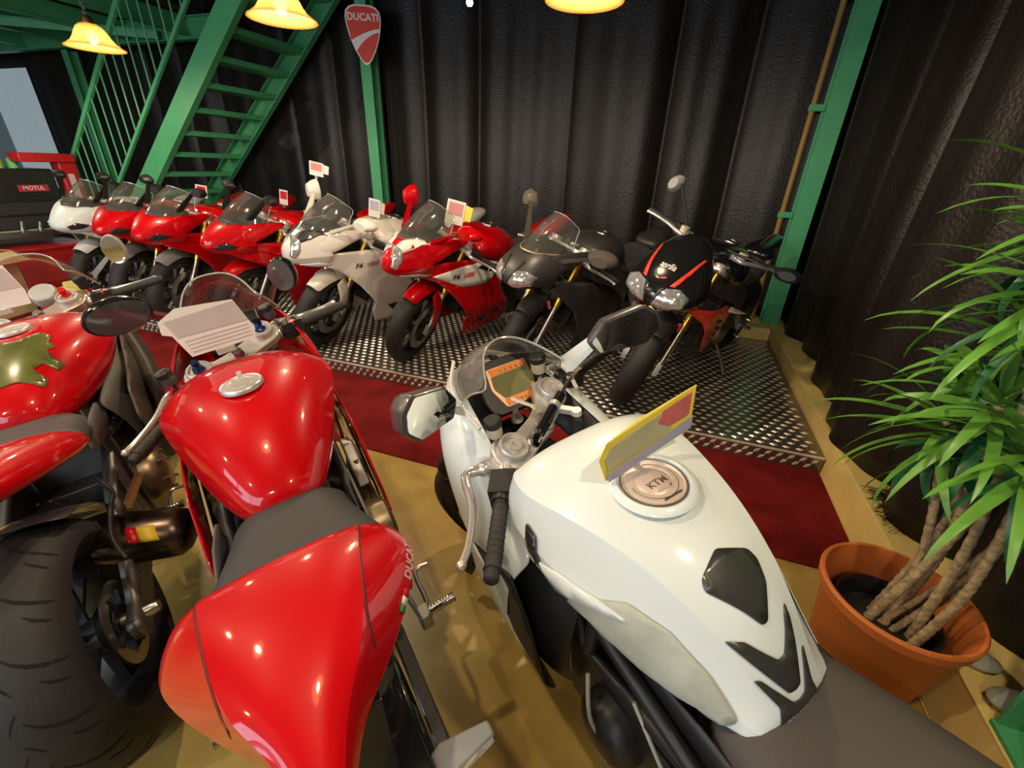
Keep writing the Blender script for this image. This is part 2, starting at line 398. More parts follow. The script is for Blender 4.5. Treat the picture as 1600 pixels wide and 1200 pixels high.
# checker-plate display platform
def platform():
    t = thing('display_platform', 'low aluminium checker plate platform carrying the row of motorcycles', 'platform', ((XR + XL) / 2, (YA + 4.37) / 2, 0))
    ox, oy = t.location.x, t.location.y
    MB().box((0, .02, (ZP - .006) / 2), (XR - XL - .02, 1.9, ZP - .006)).build('base', BLACK, t, smooth=False)
    n = 6; wd = (XR - XL) / n
    for i in range(n):
        x = XL + wd * (i + .5)
        MB().box((x - ox, 0, ZP - .003), (wd - .004, 4.37 - YA, .006)).build('checker_plate', PLATEM, t, smooth=False, bevel=.001)
    MB().box((0, YA - oy - .003, ZP / 2), (XR - XL - .004, .006, ZP - .012)).build('front_plate', PLATEM, t, smooth=False)
    MB().box((0, YA - oy - .004, ZP - .004), (XR - XL, .012, .012)).build('edge_strip', STUDM, t, smooth=False, bevel=.002)
    def stud(m, L, W, h, M):
        pts = [(-L / 2, 0), (0, -W / 2), (L / 2, 0), (0, W / 2)]; k = .55
        vs = [Vector((a, b, 0)) for a, b in pts] + [Vector((a * k, b * k, h)) for a, b in pts]
        m.add([M @ v for v in vs], [(0, 1, 5, 4), (1, 2, 6, 5), (2, 3, 7, 6), (3, 0, 4, 7), (4, 5, 6, 7)])
    spots = []
    nx = int((XR - XL - .04) / .066); ny = int(1.9 / .052)
    for j in range(ny):
        for i in range(nx):
            x = XR - .05 - i * .066 - (.033 if j % 2 else 0); y = YA + .04 + j * .052
            spots.append((Vector((x, y, ZP)), 0, (.054, .038)))
    for i in range(int((XR - XL - .1) / .058)):
        for j in range(2):
            spots.append((Vector((XR - .04 - i * .058 - .029 * j, YA - .006, .066 - .034 * j)), 1, (.038, .03)))
    spots.sort(key=lambda s: s[0].length)
    def Mx(s):
        p, k, _ = s; M = Matrix.Translation(p - Vector((ox, oy, 0)))
        return M @ (Matrix.Rotation(R(90), 4, 'X') @ Matrix.Rotation(R(40), 4, 'Z') if k else Matrix.Rotation(0, 4, 'Z'))
    protos = []
    for k, (L, W) in ((0, (.045, .028)), (1, (.046, .024))):
        m = MB(); stud(m, L, W, .005, Matrix.Identity(4)); protos.append(m.mesh('tread_stud', STUDM, smooth=False))
    for s in spots[:290]: put('tread_stud', protos[s[1]], t, Mx(s))
    m = MB()
    for s in spots[290:]: stud(m, *((.045, .028) if s[1] == 0 else (.046, .024)), .005, Mx(s))
    o = m.build('tread_studs', STUDM, t, smooth=False); o['kind'] = 'stuff'
platform()

# ------------------------------------------------------------------ curtains
def curtain(name, path, z0, z1, label, amp=.055, per=.47, seed=1, hemwave=.0, side=1):
    rr = random.Random(seed); P = [Vector((*p, 0)) for p in path]
    seg = [(P[i + 1] - P[i]).length for i in range(len(P) - 1)]; tot = sum(seg); n = int(tot / .022)
    ph = [rr.uniform(0, 6.28) for _ in range(6)]; cols = []
    for k in range(n + 1):
        s = tot * k / n; d = s; i = 0
        while i < len(seg) - 1 and d > seg[i]: d -= seg[i]; i += 1
        t = (P[i + 1] - P[i]).normalized(); p = P[i] + t * d; nr = Vector((-t.y, t.x, 0))
        u = PI * (s + .16 * math.sin(2 * PI * s / 2.3 + ph[1])) / per + ph[0]
        w = abs(math.sin(u)) ** .45 * 2 - 1.25
        w2 = math.sin(2 * PI * s / 1.9 + ph[2]); w3 = math.sin(2 * PI * s / .31 + ph[3] + math.sin(s * 3 + ph[4]))
        cols.append((p, nr, -w * amp * side, w2 * amp * .5, w3 * amp * .13, s))
    m = MB(); nz = 26; rows = []
    for j in range(nz + 1):
        v = j / nz; row = []
        for p, nr, a, b, c, s in cols:
            dz = hemwave * math.sin(s * 5.1 + 1) * (1 - v) if j == 0 else 0
            off = a * (.55 + .45 * (1 - v)) + b + c * (1 if v < .7 else .5) + .015 * math.sin(5 * v + s * 2.2) + .02 * math.sin(3 * v + s * .9 + ph[5])
            q = p + nr * off; row.append((q.x, q.y, z0 + (z1 - z0) * v + dz))
        rows.append(row)
    m.grid(rows); o = m.build(name, CURTM, solid=.004, angle=0)
    return tag(o, label, 'curtain')
curtain('curtain', [(.97, 4.86), (-3.25, 4.86)], ZL + .004, 3.6, 'black vinyl curtain hanging behind the motorcycles right of the shield sign', seed=3, per=.86, amp=.075, side=-1)
curtain('curtain', [(-3.3, 4.86), (-9.45, 4.9)], ZL + .004, 3.6, 'black vinyl curtain hanging behind the green staircase', seed=5, amp=.065, per=.8, side=-1)
curtain('curtain', [(1.20, 4.72), (1.15, 3.6), (1.14, 2.5), (1.08, 1.9), (1.13, 1.5), (1.27, 1.12), (1.27, -.9)], ZL + .004, 3.6, 'dark curtain on the right beside the yellow kerb behind the plant', amp=.10, per=.62, seed=12, side=1)
# frayed end of the right curtain's hem
fr = MB(); rr = random.Random(4)
for i in range(150):
    x = 1.06 + rr.uniform(0, .1); y = 1.9 + rr.uniform(-.14, .1); a = rr.uniform(2.4, 3.9)
    fr.tube([(x, y, ZL + .02 + rr.uniform(0, .05)), (x + .03 * math.cos(a), y + .03 * math.sin(a), ZL + .014), (x + .07 * math.cos(a), y + .07 * math.sin(a), ZL + .004)], .0012, 3, cap=False)
o = fr.build('hem_fringe', CURTM); o['kind'] = 'stuff'; tag(o, 'frayed black fibres at the hem of the right curtain', 'fringe')

# ------------------------------------------------------------------ green steelwork
def hpost(name, x, y, wx, wy, z0, z1, label, flange=.012):
    t = thing(name, label, 'steel post', (x, y, z0))
    h = z1 - z0
    MB().box((0, -wy / 2, h / 2), (wx, flange, h)).build('flange', GREENP, t, smooth=False, bevel=.002)
    MB().box((0, wy / 2, h / 2), (wx, flange, h)).build('flange', GREENP, t, smooth=False, bevel=.002)
    MB().box((0, 0, h / 2), (flange * .8, wy, h)).build('web', GREENP, t, smooth=False)
    MB().box((0, 0, .008), (wx * 1.06, wy * 1.12, .016)).build('base_plate', GREENP, t, smooth=False, bevel=.002)
    return t
hpost('steel_post', -3.26, 4.63, .125, .12, ZL, 3.65, 'green steel post in the middle behind the red shield sign')
hpost('steel_post', -7.85, 4.62, .11, .11, 0, 2.6, 'green steel post behind the stair railing')
rp = hpost('steel_post', 1.0, 4.62, .14, .14, ZL, 3.65, 'tall green steel post at the corner beside the black naked motorcycle')
hpost('steel_post', 1.10, .95, .20, .12, ZL, 3.6, 'green steel post at the right edge beside the terracotta pot')
t = thing('wall_pipe', 'brown pipe clamped beside the corner steel post', 'pipe', (.86, 4.68, ZL))
MB().tube([(0, 0, 0), (0, 0, 3.0)], .022, 12).build('pipe', mat('brown_pipe', (.30, .17, .04), .55), t)
for z in (.95, 1.75, 2.45): MB().box((.03, 0, z), (.12, .05, .05)).build('clamp', GREENP, t, smooth=False, bevel=.006)

def staircase():
    yN, yF = 3.7, 4.65; sl = .86
    zc = lambda x: 1.14 + sl * (x + 5.72)
    t = thing('staircase', 'green steel open-tread staircase with railing rising to the right', 'staircase', (-5.7, 4.2, ZL)); O = t.location
    def loc(p): return Vector(p) - O
    x0, x1 = -6.8, -3.3
    for y in (yN, yF):
        m = MB(); a = loc((x0, y, zc(x0))); b = loc((x1, y, zc(x1))); m.bar(a, b, .014, .2)
        d = Vector((-(sl), 0, 1)).normalized() * .093; ins = .03 if y == yN else -.03
        m.bar(a + d + Vector((0, ins, 0)), b + d + Vector((0, ins, 0)), .06, .012); m.bar(a - d + Vector((0, ins, 0)), b - d + Vector((0, ins, 0)), .06, .012)
        m.build('stringer', GREENP, t, smooth=False)
    k = 0; z = .42
    while z < 3.35:
        x = (z - 1.14) / sl - 5.72
        MB().box(loc((x, (yN + yF) / 2, z)), (.25, yF - yN - .03, .05)).build('tread', GREENP, t, smooth=False, bevel=.004)
        z += .205
    zt = lambda x: 1.235 + .9 * (x + 6.93); zb = lambda x: 1.09 + .9 * (x + 6.16); yr = 3.66
    MB().bar(loc((-6.93, yr, zt(-6.93))), loc((-4.1, yr, zt(-4.1))), .04, .045).build('handrail', GREENP, t, smooth=False, bevel=.006)
    MB().bar(loc((-6.93, yr, zb(-6.93))), loc((-3.9, yr, zb(-3.9))), .035, .035).build('bottom_rail', GREENP, t, smooth=False, bevel=.005)
    MB().bar(loc((-6.93, yr, .0)), loc((-6.93, yr, zt(-6.93))), .045, .045).build('newel_post', GREENP, t, smooth=False, bevel=.006)
    x = -6.79
    bal = MB().tube([(0, 0, 0), (0, 0, zt(0) - zb(0))], .0085, 8).mesh('baluster', GREENP)
    while x < -4.2:
        put('baluster', bal, t, Matrix.Translation(loc((x, yr, zb(x))))); x += .135
staircase()
def mezzanine():
    t = thing('mezzanine_frame', 'green steel beams of the mezzanine floor above the stairs', 'steel frame', (-7.6, 3.6, 2.62)); O = t.location
    def beam(name, a, b, h=.2, w=.1):
        m = MB(); a = Vector(a) - O; b = Vector(b) - O; m.bar(a, b, .012, h)
        for s in (-1, 1): m.bar(a + Vector((0, 0, s * h / 2)), b + Vector((0, 0, s * h / 2)), w, .012)
        m.build(name, GREENP, t, smooth=False)
    beam('edge_beam', (-10.8, 4.58, 2.72), (-5.0, 4.58, 2.72)); beam('edge_beam', (-10.8, 2.6, 2.72), (-6.0, 2.6, 2.72))
    for x in (-9.6, -8.6, -7.6, -6.6, -5.6): beam('cross_beam', (x, 2.6 if x < -5.9 else 3.2, 2.74), (x, 4.58, 2.74), .16, .08)
    beam('diagonal_brace', (-8.6, 2.7, 2.66), (-6.0, 4.5, 2.66), .07, .05)
    MB().box((-.6, 0, .24), (5.6, 2.2, .02)).build('deck', mat('dark_red_deck_underside', (.06, .025, .015), .8), t, smooth=False)
mezzanine()

# ------------------------------------------------------------------ shield sign
def shield_sign():
    t = thing('shield_sign', 'red shield sign lettered DUCATI hung on the green post', 'sign', (-3.17, 4.47, 2.30), (0, 0, R(25)))
    half = [(0, .47), (.07, .468), (.125, .452), (.158, .42), (.168, .37), (.160, .30), (.138, .21), (.100, .12), (.055, .045), (.02, .006), (0, 0)]
    ol = half + [(-x, z) for x, z in half[1:-1]][::-1]
    fn = lambda u, v, h: (u, -h, v)
    MB().prism(ol, 0, .018, fn).build('backing', mat('sign_white', (.75, .72, .7), .4), t, bevel=.002)
    c = (0, .245); sc = .925
    inner = [((u - c[0]) * sc, (v - c[1]) * (sc + .01) + c[1]) for u, v in ol]
    SR = mat('sign_red', (.62, .035, .018), .45)
    def clip(poly, keep):
        out = []
        for i in range(len(poly)):
            a, b = poly[i], poly[(i + 1) % len(poly)]; fa, fb = keep(a), keep(b)
            if fa >= 0: out.append(a)
            if fa * fb < 0: k = fa / (fa - fb); out.append((a[0] + (b[0] - a[0]) * k, a[1] + (b[1] - a[1]) * k))
        return out
    def up(u): return .292 - .075 * max(0, (.16 - u) / .32) ** 1.6 * 1.6 - .0
    def lo(u): return .262 - .22 * max(0, (.16 - u) / .30) ** 1.9
    top = [p for p in inner if p[1] > up(p[0])]
    # upper red field: boundary sampled along the swoosh's upper edge
    N = 14; xs = [-.155 + .31 * i / N for i in range(N + 1)]
    def side_z(pts, f):
        return pts
    dense = []
    for i in range(len(inner)):
        a, b = inner[i], inner[(i + 1) % len(inner)]
        for k in range(8): dense.append((a[0] + (b[0] - a[0]) * k / 8, a[1] + (b[1] - a[1]) * k / 8))
    upper = [p for p in dense if p[1] > up(p[0])]; lower = [p for p in dense if p[1] < lo(p[0])]
    def closed(pts, f, rev):
        xs0 = min(p[0] for p in pts); xs1 = max(p[0] for p in pts)
        cx = sum(p[0] for p in pts) / len(pts); cz = sum(p[1] for p in pts) / len(pts)
        inside = lambda u: any(abs(u - p[0]) < .02 for p in pts)
        curve = [(xs0 + (xs1 - xs0) * i / 16, f(xs0 + (xs1 - xs0) * i / 16)) for i in range(17)]
        alls = pts + curve
        alls.sort(key=lambda p: math.atan2(p[1] - cz, p[0] - cx)); return alls
    MB().prism(closed(upper, up, 0), .018, .022, fn).build('red_field', SR, t, angle=30)
    lw = closed(lower, lo, 0)
    MB().prism(lw, .018, .022, fn).build('red_field', SR, t, angle=30)
    lettering('DUCATI', .078, basis((0, -.0225, .372), (1, 0, 0), (0, 0, 1)), mat('sign_letter', (.72, .66, .64), .5), t, ext=.02, bold=.035, spacing=1.03)
    MB().box((0, .035, .3), (.06, .07, .04)).build('bracket', STEEL, t, smooth=False)
shield_sign()

# ------------------------------------------------------------------ pendant lamps
def shade_mat():
    m = bpy.data.materials.new('frosted_lamp_glass'); m.use_nodes = True; nt = m.node_tree; nt.nodes.remove(nt.nodes['Principled BSDF']); out = nt.nodes['Material Output']
    tl = nt.nodes.new('ShaderNodeBsdfTranslucent'); df = nt.nodes.new('ShaderNodeBsdfDiffuse'); tp = nt.nodes.new('ShaderNodeBsdfTransparent')
    nz = nt.nodes.new('ShaderNodeTexNoise'); nz.inputs['Scale'].default_value = 14
    cr = nt.nodes.new('ShaderNodeValToRGB'); cr.color_ramp.elements[0].color = (.24, .110, .026, 1); cr.color_ramp.elements[1].color = (.32, .16, .045, 1)
    nt.links.new(nz.outputs['Fac'], cr.inputs['Fac']); nt.links.new(cr.outputs['Color'], tl.inputs[0]); nt.links.new(cr.outputs['Color'], df.inputs[0])
    a = nt.nodes.new('ShaderNodeMixShader'); a.inputs[0].default_value = .35; nt.links.new(tl.outputs[0], a.inputs[1]); nt.links.new(df.outputs[0], a.inputs[2])
    b = nt.nodes.new('ShaderNodeMixShader'); b.inputs[0].default_value = .12; nt.links.new(a.outputs[0], b.inputs[1]); nt.links.new(tp.outputs[0], b.inputs[2]); nt.links.new(b.outputs[0], out.inputs[0])
    return m
SHADE = shade_mat()
BULB = mat('lit_bulb', (1, .9, .7), .3, emit=(1, .78, .45), estr=40)
shade_prof = [(.026, .125), (.045, .122), (.066, .108), (.083, .082), (.098, .052), (.116, .028), (.140, .010), (.158, .0), (.160, -.004), (.156, -.004), (.138, .006), (.113, .024), (.095, .048), (.080, .078), (.063, .104), (.043, .118), (.026, .120)]
shade_me = MB().lathe(shade_prof, n=40).mesh('glass_shade', SHADE)
cap_me = MB().lathe([(.0, .165), (.022, .165), (.03, .15), (.032, .118), (.0, .118)], n=20).mesh('cap', mat('aged_brass', (.25, .17, .08), .4, metal=1))
bulb_me = MB().ball((0, 0, .055), .03, 14, (1, 1, 1.25)).mesh('bulb', BULB)
def lamp(x, y, z, label):
    t = thing('pendant_lamp', label, 'lamp', (x, y, z), group='bell pendant lamps')
    put('glass_shade', shade_me, t); put('cap', cap_me, t); put('bulb', bulb_me, t)
    m = MB(); zz = .165; k = 0
    while zz < min(.9, 3.7 - z):
        a = Vector((.008, 0, 0)) if k % 2 else Vector((0, .008, 0)); m.tube([Vector((0, 0, zz + .012)) + a * math.cos(q) + Vector((0, 0, .017 * math.sin(q))) for q in [2 * PI * i / 8 for i in range(8)]], .0025, 5, closed=True); zz += .026; k += 1
    m.tube([(0, 0, zz), (0, 0, 3.7 - z)], .004, 6); m.build('chain', DKALU, t)
    ld = bpy.data.lights.new('bulb_light', 'POINT'); ld.energy = LAMP_W; ld.color = LAMP_COL; ld.shadow_soft_size = .03
    lo = bpy.data.objects.new('bulb_light', ld); COL.objects.link(lo); lo.parent = t; lo.location = (0, 0, .0)
lamp(-3.72, 2.35, 2.04, 'glowing bell glass pendant lamp nearest the stair railing')
lamp(-1.97, 2.13, 2.05, 'glowing bell glass pendant lamp in front of the staircase treads')
lamp(-.51, 2.21, 2.06, 'glowing bell glass pendant lamp cut by the top edge above the curtain')
lamp(-5.75, 2.35, 2.04, 'glowing pendant lamp cut off at the far left edge')
for x, y, d in ((.55, .35, 'over the white tank'), (-1.0, .45, 'over the red tail cowl'), (-2.5, .5, 'over the camouflage motorcycle'), (-4.2, .5, 'over the left aisle'), (.2, -1.3, 'behind the viewer on the right'), (-1.6, -1.3, 'behind the viewer'), (-3.4, -1.3, 'behind the viewer on the left')):
    lamp(x, y, 2.3, 'bell glass pendant lamp outside the picture ' + d)

t = thing('bare_bulb', 'small bare bulb high up at the top edge before the curtain', 'bulb', (-1.53, 3.33, 2.40))
put('bulb', MB().ball((0, 0, 0), .022, 12).mesh('bulb', BULB), t); MB().tube([(0, 0, .018), (0, 0, .06)], .014, 10).build('socket', BLACK, t); MB().tube([(0, 0, .06), (0, 0, 1.3)], .003, 6).build('cord', BLACK, t)

# ================================================================== MOTORCYCLES: shared components
# bike frame: x forward (rear axle x=0, front axle x=WB), y to the rider's left, z up, ground at z=0
CACHE = {}
def cached(key, fn):
    if key not in CACHE: CACHE[key] = fn()
    return CACHE[key]
RAKE = R(24.5)
class Bike:
    def __init__(s, name, label, loc, head, lean=10, steer=20, WB=1.45, Rf=.30, Rr=.316, group=None, scale=1.):
        s.t = thing(name, label, 'motorcycle', group=group)
        s.t.matrix_world = Matrix.Translation(loc) @ Matrix.Rotation(R(head), 4, 'Z') @ Matrix.Rotation(-R(lean), 4, 'X') @ Matrix.Scale(scale, 4)
        s.WB, s.Rf, s.Rr = WB, Rf, Rr
        s.up = Vector((-math.sin(RAKE), 0, math.cos(RAKE)))
        s.ft = Vector((WB, 0, Rf)) + s.up * .66            # fork top on the mid line
        piv = s.ft + Vector((-.035 * math.cos(RAKE), 0, -.035 * math.sin(RAKE)))
        s.S = Matrix.Translation(piv) @ Matrix.Rotation(R(steer), 4, s.up) @ Matrix.Translation(-piv)
    def p(s, name, me, M=None, parent=None, label=None):
        o = put(name, me, parent or s.t, M)
        if label: o['label'] = label
        return o
def wheel_meshes(Ro, w, rimmat, front, grooves=0):
    def tyre():
        m = MB(); b = .062 if front else .075; pr = [(.214, -.66 * w), (.226, -.80 * w), (.243, -.93 * w)]
        n = 12
        for i in range(n + 1):
            t = R(-88 + 176 * i / n); pr.append((Ro - b + b * math.cos(t), w * math.sin(t)))
        pr += [(.243, .93 * w), (.226, .80 * w), (.214, .66 * w)]
        m.lathe(pr, axis=(0, 1, 0), n=72); return m.mesh('tyre', RUBBER)
    def rim():
        m = MB(); q = .72 * w
        m.lathe([(.212, -q), (.228, -q), (.229, -q * .86), (.214, -q * .8), (.200, -q * .5), (.194, 0), (.200, q * .5), (.214, q * .8), (.229, q * .86), (.228, q), (.212, q), (.186, q * .45), (.182, 0), (.186, -q * .45)], axis=(0, 1, 0), n=48, closed=True)
        hw = w * .62; m.lathe([(.0, -hw), (.034, -hw), (.05, -hw * .7), (.042, 0), (.05, hw * .7), (.034, hw), (0, hw)], axis=(0, 1, 0), n=24)
        for k in range(5):
            for s in (-1, 1):
                a0 = 2 * PI * k / 5 + s * .10; a1 = 2 * PI * k / 5 + s * .30
                p0 = Vector((math.cos(a0) * .042, s * hw * .25, math.sin(a0) * .042)); p1 = Vector((math.cos(a1) * .188, s * .004, math.sin(a1) * .188))
                m.bar(p0, p1, .016, .024, up=(0, 1, 0))
        return m.mesh('rim', rimmat)
    def disc():
        m = MB(); ri, ro = (.105, .16) if front else (.08, .115)
        m.lathe([(ri, -.0025), (ro, -.0025), (ro, .0025), (ri, .0025)], axis=(0, 1, 0), n=40, closed=True); return m.mesh('brake_disc', STEEL)
    def carrier():
        m = MB(); ri = .105 if front else .08
        m.lathe([(.03, -.003), (.05, -.003), (.05, .003), (.03, .003)], axis=(0, 1, 0), n=24, closed=True)
        for k in range(8):
            a = 2 * PI * k / 8; m.bar((math.cos(a) * .045, 0, math.sin(a) * .045), (math.cos(a) * (ri + .008), 0, math.sin(a) * (ri + .008)), .007, .018, up=(0, 1, 0))
        return m.mesh('disc_carrier', BLACK)
    k = (front, round(w, 3), rimmat.name)
    return [cached(('t',) + k, tyre), cached(('r',) + k, rim), cached(('d', front), disc), cached(('c', front), carrier)]
def add_wheel(B, front, rimmat=DKALU, w=None, discs=None):
    w = w or (.06 if front else .095); Ro = B.Rf if front else B.Rr
    ty, ri, di, ca = wheel_meshes(Ro, w, rimmat, front)
    M = (B.S @ Matrix.Translation((B.WB, 0, B.Rf))) if front else Matrix.Translation((0, 0, B.Rr))
    wh = B.p('front_wheel' if front else 'rear_wheel', ri, M)
    put('tyre', ty, wh)
    for s in ((-1, 1) if front else (-1,)):
        put('brake_disc', di, wh, Matrix.Translation((0, s * .068 if front else -.088, 0))); put('disc_carrier', ca, wh, Matrix.Translation((0, s * .066 if front else -.085, 0)))
    return wh
def caliper_me():
    m = MB(); 
    for k in (-1, 1): m.box((0, k * .02, 0), (.055, .022, .13)); 
    m.box((.012, 0, 0), (.03, .05, .12))
    for z in (-.035, .035): m.lathe([(0, .034), (.019, .034), (.021, .028), (.021, 0)], (0, 0, z), (0, 1, 0), 14)
    return m.mesh('caliper', BRONZE)
def add_fork(B, upper=GOLD, lower=STEEL, half=.105, clamp=ALU, cap=ALU, caps=True):
    D = B.up; ax = Vector((B.WB, 0, B.Rf))
    top = (B.ft - ax).length
    for s in (-1, 1):
        m = MB(); y = Vector((0, s * half, 0)); a = ax + y
        m.tube([a + D * .27, a + D * .30, a + D * .31, a + D * (top - .01)], [.0255, .0285, .0285, .0285], 20)
        leg = B.p('fork_leg', m.mesh('fork_leg', upper), B.S)
        m = MB(); m.tube([a + D * .0, a + D * .02, a + D * .28], [.026, .021, .021], 16); m.box(a + D * .0 + Vector((0, 0, 0)), (.06, .03, .075), (0, -RAKE, 0))
        put('slider', m.mesh('slider', lower), leg)
        c = put('caliper', cached('cal', caliper_me), leg, Matrix.Translation(a + Vector((-.115, -s * .037, .075))) @ Matrix.Rotation(R(28), 4, 'Y'))
        if caps:
            m = MB(); o = a + D * (top - .012)
            m.lathe([(.0285, 0), (.038, .002), (.038, .024), (.034, .029), (.030, .029), (.029, .023), (.017, .023), (.016, .031), (.007, .031), (.006, .027), (.0, .027)], o, D, 28)
            put('fork_cap', m.mesh('fork_cap', cap), leg)
    def plate(h, r, th, w):
        m = MB(); c = B.ft + D * h; fx = Vector((math.cos(RAKE), 0, math.sin(RAKE)))
        ol = []
        for k in range(17): t = R(-90 + 180 * k / 16 - 0); ol.append((r * math.sin(t) * -1 * 0 + r * math.cos(t + R(90)) * -1, half + r * math.sin(t + R(90))))
        pts = []
        N = 14
        for k in range(N + 1): t = R(0 + 180 * k / N); pts.append((r * math.cos(t), half + r * math.sin(t)))
        pts += [(-.052, half * .35), (-.06, 0), (-.052, -half * .35)]
        for k in range(N + 1): t = R(180 + 180 * k / N); pts.append((r * math.cos(t), -half + r * math.sin(t)))
        pts += [(.016, -half * .5), (.01, 0), (.016, half * .5)]
        m.prism(pts, -th / 2, th / 2, lambda u, v, hh: c + fx * u + Vector((0, v, 0)) + D * hh)
        return m
    plate(-.022, .050, .030, 0).build('top_clamp', clamp, B.t, bevel=.004).matrix_local = B.S
    plate(-.22, .046, .035, 0).build('bottom_clamp', DKALU, B.t, bevel=.004).matrix_local = B.S
    m = MB(); c = B.ft + D * -.01 + Vector((-.035, 0, 0)); m.lathe([(0, .02), (.014, .02), (.018, .014), (.019, 0)], c, D, 6); m.lathe([(.026, .004), (.026, 0)], c, D, 24)
    B.p('stem_nut', m.mesh('stem_nut', STEEL), B.S)
def add_clipons(B, half=.105, root=.045, drop=.045, back=.095, reach=.35, lever=POLISHED, grip=RUBBER, switch=BLACK, hbar=False, killred=True, barm=None):
    """clip-on bars (or one raised bar) with grip, switchgear and lever each side"""
    D = B.up; c = B.ft
    for s in (-1, 1):
        if not hbar:
            a = c - D * root + Vector((0, s * (half + .02), 0)); e = a + Vector((-back, s * (reach - half), -drop))
        else:
            a = c + Vector((-.02, s * .10, .075)); e = a + Vector((-.10, s * .29, .015))
        d = (e - a).normalized(); L = (e - a).length
        m = MB()
        if hbar: m.tube(spline([c + Vector((-.035, s * .0, .045)), c + Vector((-.03, s * .06, .05)), a, e - d * .01], 5), .012, 12)
        else:
            m.tube([a - d * .01, e - d * .005], .0115, 12); m.lathe([(.030, -.02), (.036, -.02), (.036, .02), (.030, .02)], c - D * root + Vector((0, s * half, 0)), D, 20, closed=True); m.bar(a - d * .03, a + d * .02, .03, .034)
        h = B.p('handlebar', m.mesh('handlebar', barm or ALU), B.S)
        m = MB(); g0 = a + d * (L * .42); m.tube([g0, g0 + d * .004, e - d * .006, e, e + d * .002, e + d * .02, e + d * .024], [.018, .0165, .0165, .018, .0145, .0145, .010], 16)
        for k in range(9): q = g0 + d * (L * .55 * (k + 1) / 10.5); m.tube([q, q + d * .003], .0172, 14)
        put('grip', m.mesh('grip', grip), h)
        m = MB(); q = a + d * (L * .30)
        M3 = Matrix((d, d.cross(Vector((0, 0, 1))).normalized(), d.cross(d.cross(Vector((0, 0, 1)))).normalized() * -1)).transposed()
        m.box(q, (.066, .052, .056), M3); m.tube([q - d * .042, q - d * .030, q + d * .030, q + d * .042], [.021, .027, .027, .021], 16)
        fwd = Vector((math.cos(RAKE), 0, 0)); m.box(q + Vector((-.02, 0, .012)), (.016, .02, .016)); m.box(q + Vector((-.022, 0, -.012)), (.014, .016, .012))
        put('switchgear', m.mesh('switchgear', switch), h)
        if s < 0 and killred:
            put('kill_switch', MB().box(q + Vector((-.018, s * .004, .022)), (.02, .016, .012)).mesh('kill_switch', mat('kill_switch_red', (.7, .03, .02), .4)), h)
        m = MB(); lp = a + d * (L * .12) + Vector((.028, 0, .006))
        m.bar(a + d * (L * .1), lp + Vector((.02, s * .005, 0)), .030, .026); m.ball(lp + Vector((.02, s * .01, 0)), .020, 12); m.tube([a + d * (L * .06), a + d * (L * .17)], .021, 14)
        pts = spline([lp + Vector((.022, s * .012, 0)), lp + Vector((.05, s * .045, 0)) , lp + d * (L * .45) + Vector((.036, 0, .0)), lp + d * (L * .75) + Vector((.028, 0, -.002)), lp + d * (L * .93) + Vector((.036, 0, -.004))], 6)
        n = len(pts); m.tube(pts, [.0145 - .0065 * min(1, i / n * 1.6) for i in range(n)], 10); m.ball(pts[-1], .0105, 10)
        put('lever', m.mesh('lever', lever), h)
    return
def add_reservoir(B, at, r=.021, h=.036, body=CREAM, lid=BLACK, tilt=0):
    m = MB(); m.lathe([(0, 0), (r * .85, 0), (r, .006), (r, h)], at, (0, 0, 1), 20)
    o = B.p('fluid_reservoir', m.mesh('fluid_reservoir', body), B.S)
    m = MB(); m.lathe([(r * 1.06, h - .002), (r * 1.12, h + .002), (r * 1.12, h + .014), (r * .95, h + .018), (0, h + .018)], at, (0, 0, 1), 20); put('lid', m.mesh('lid', lid), o)
    m = MB(); m.tube([Vector(at) + Vector((0, 0, .005)), Vector(at) + Vector((-.02, .0, -.03))], .005, 8); put('hose', m.mesh('hose', BLACK), o)
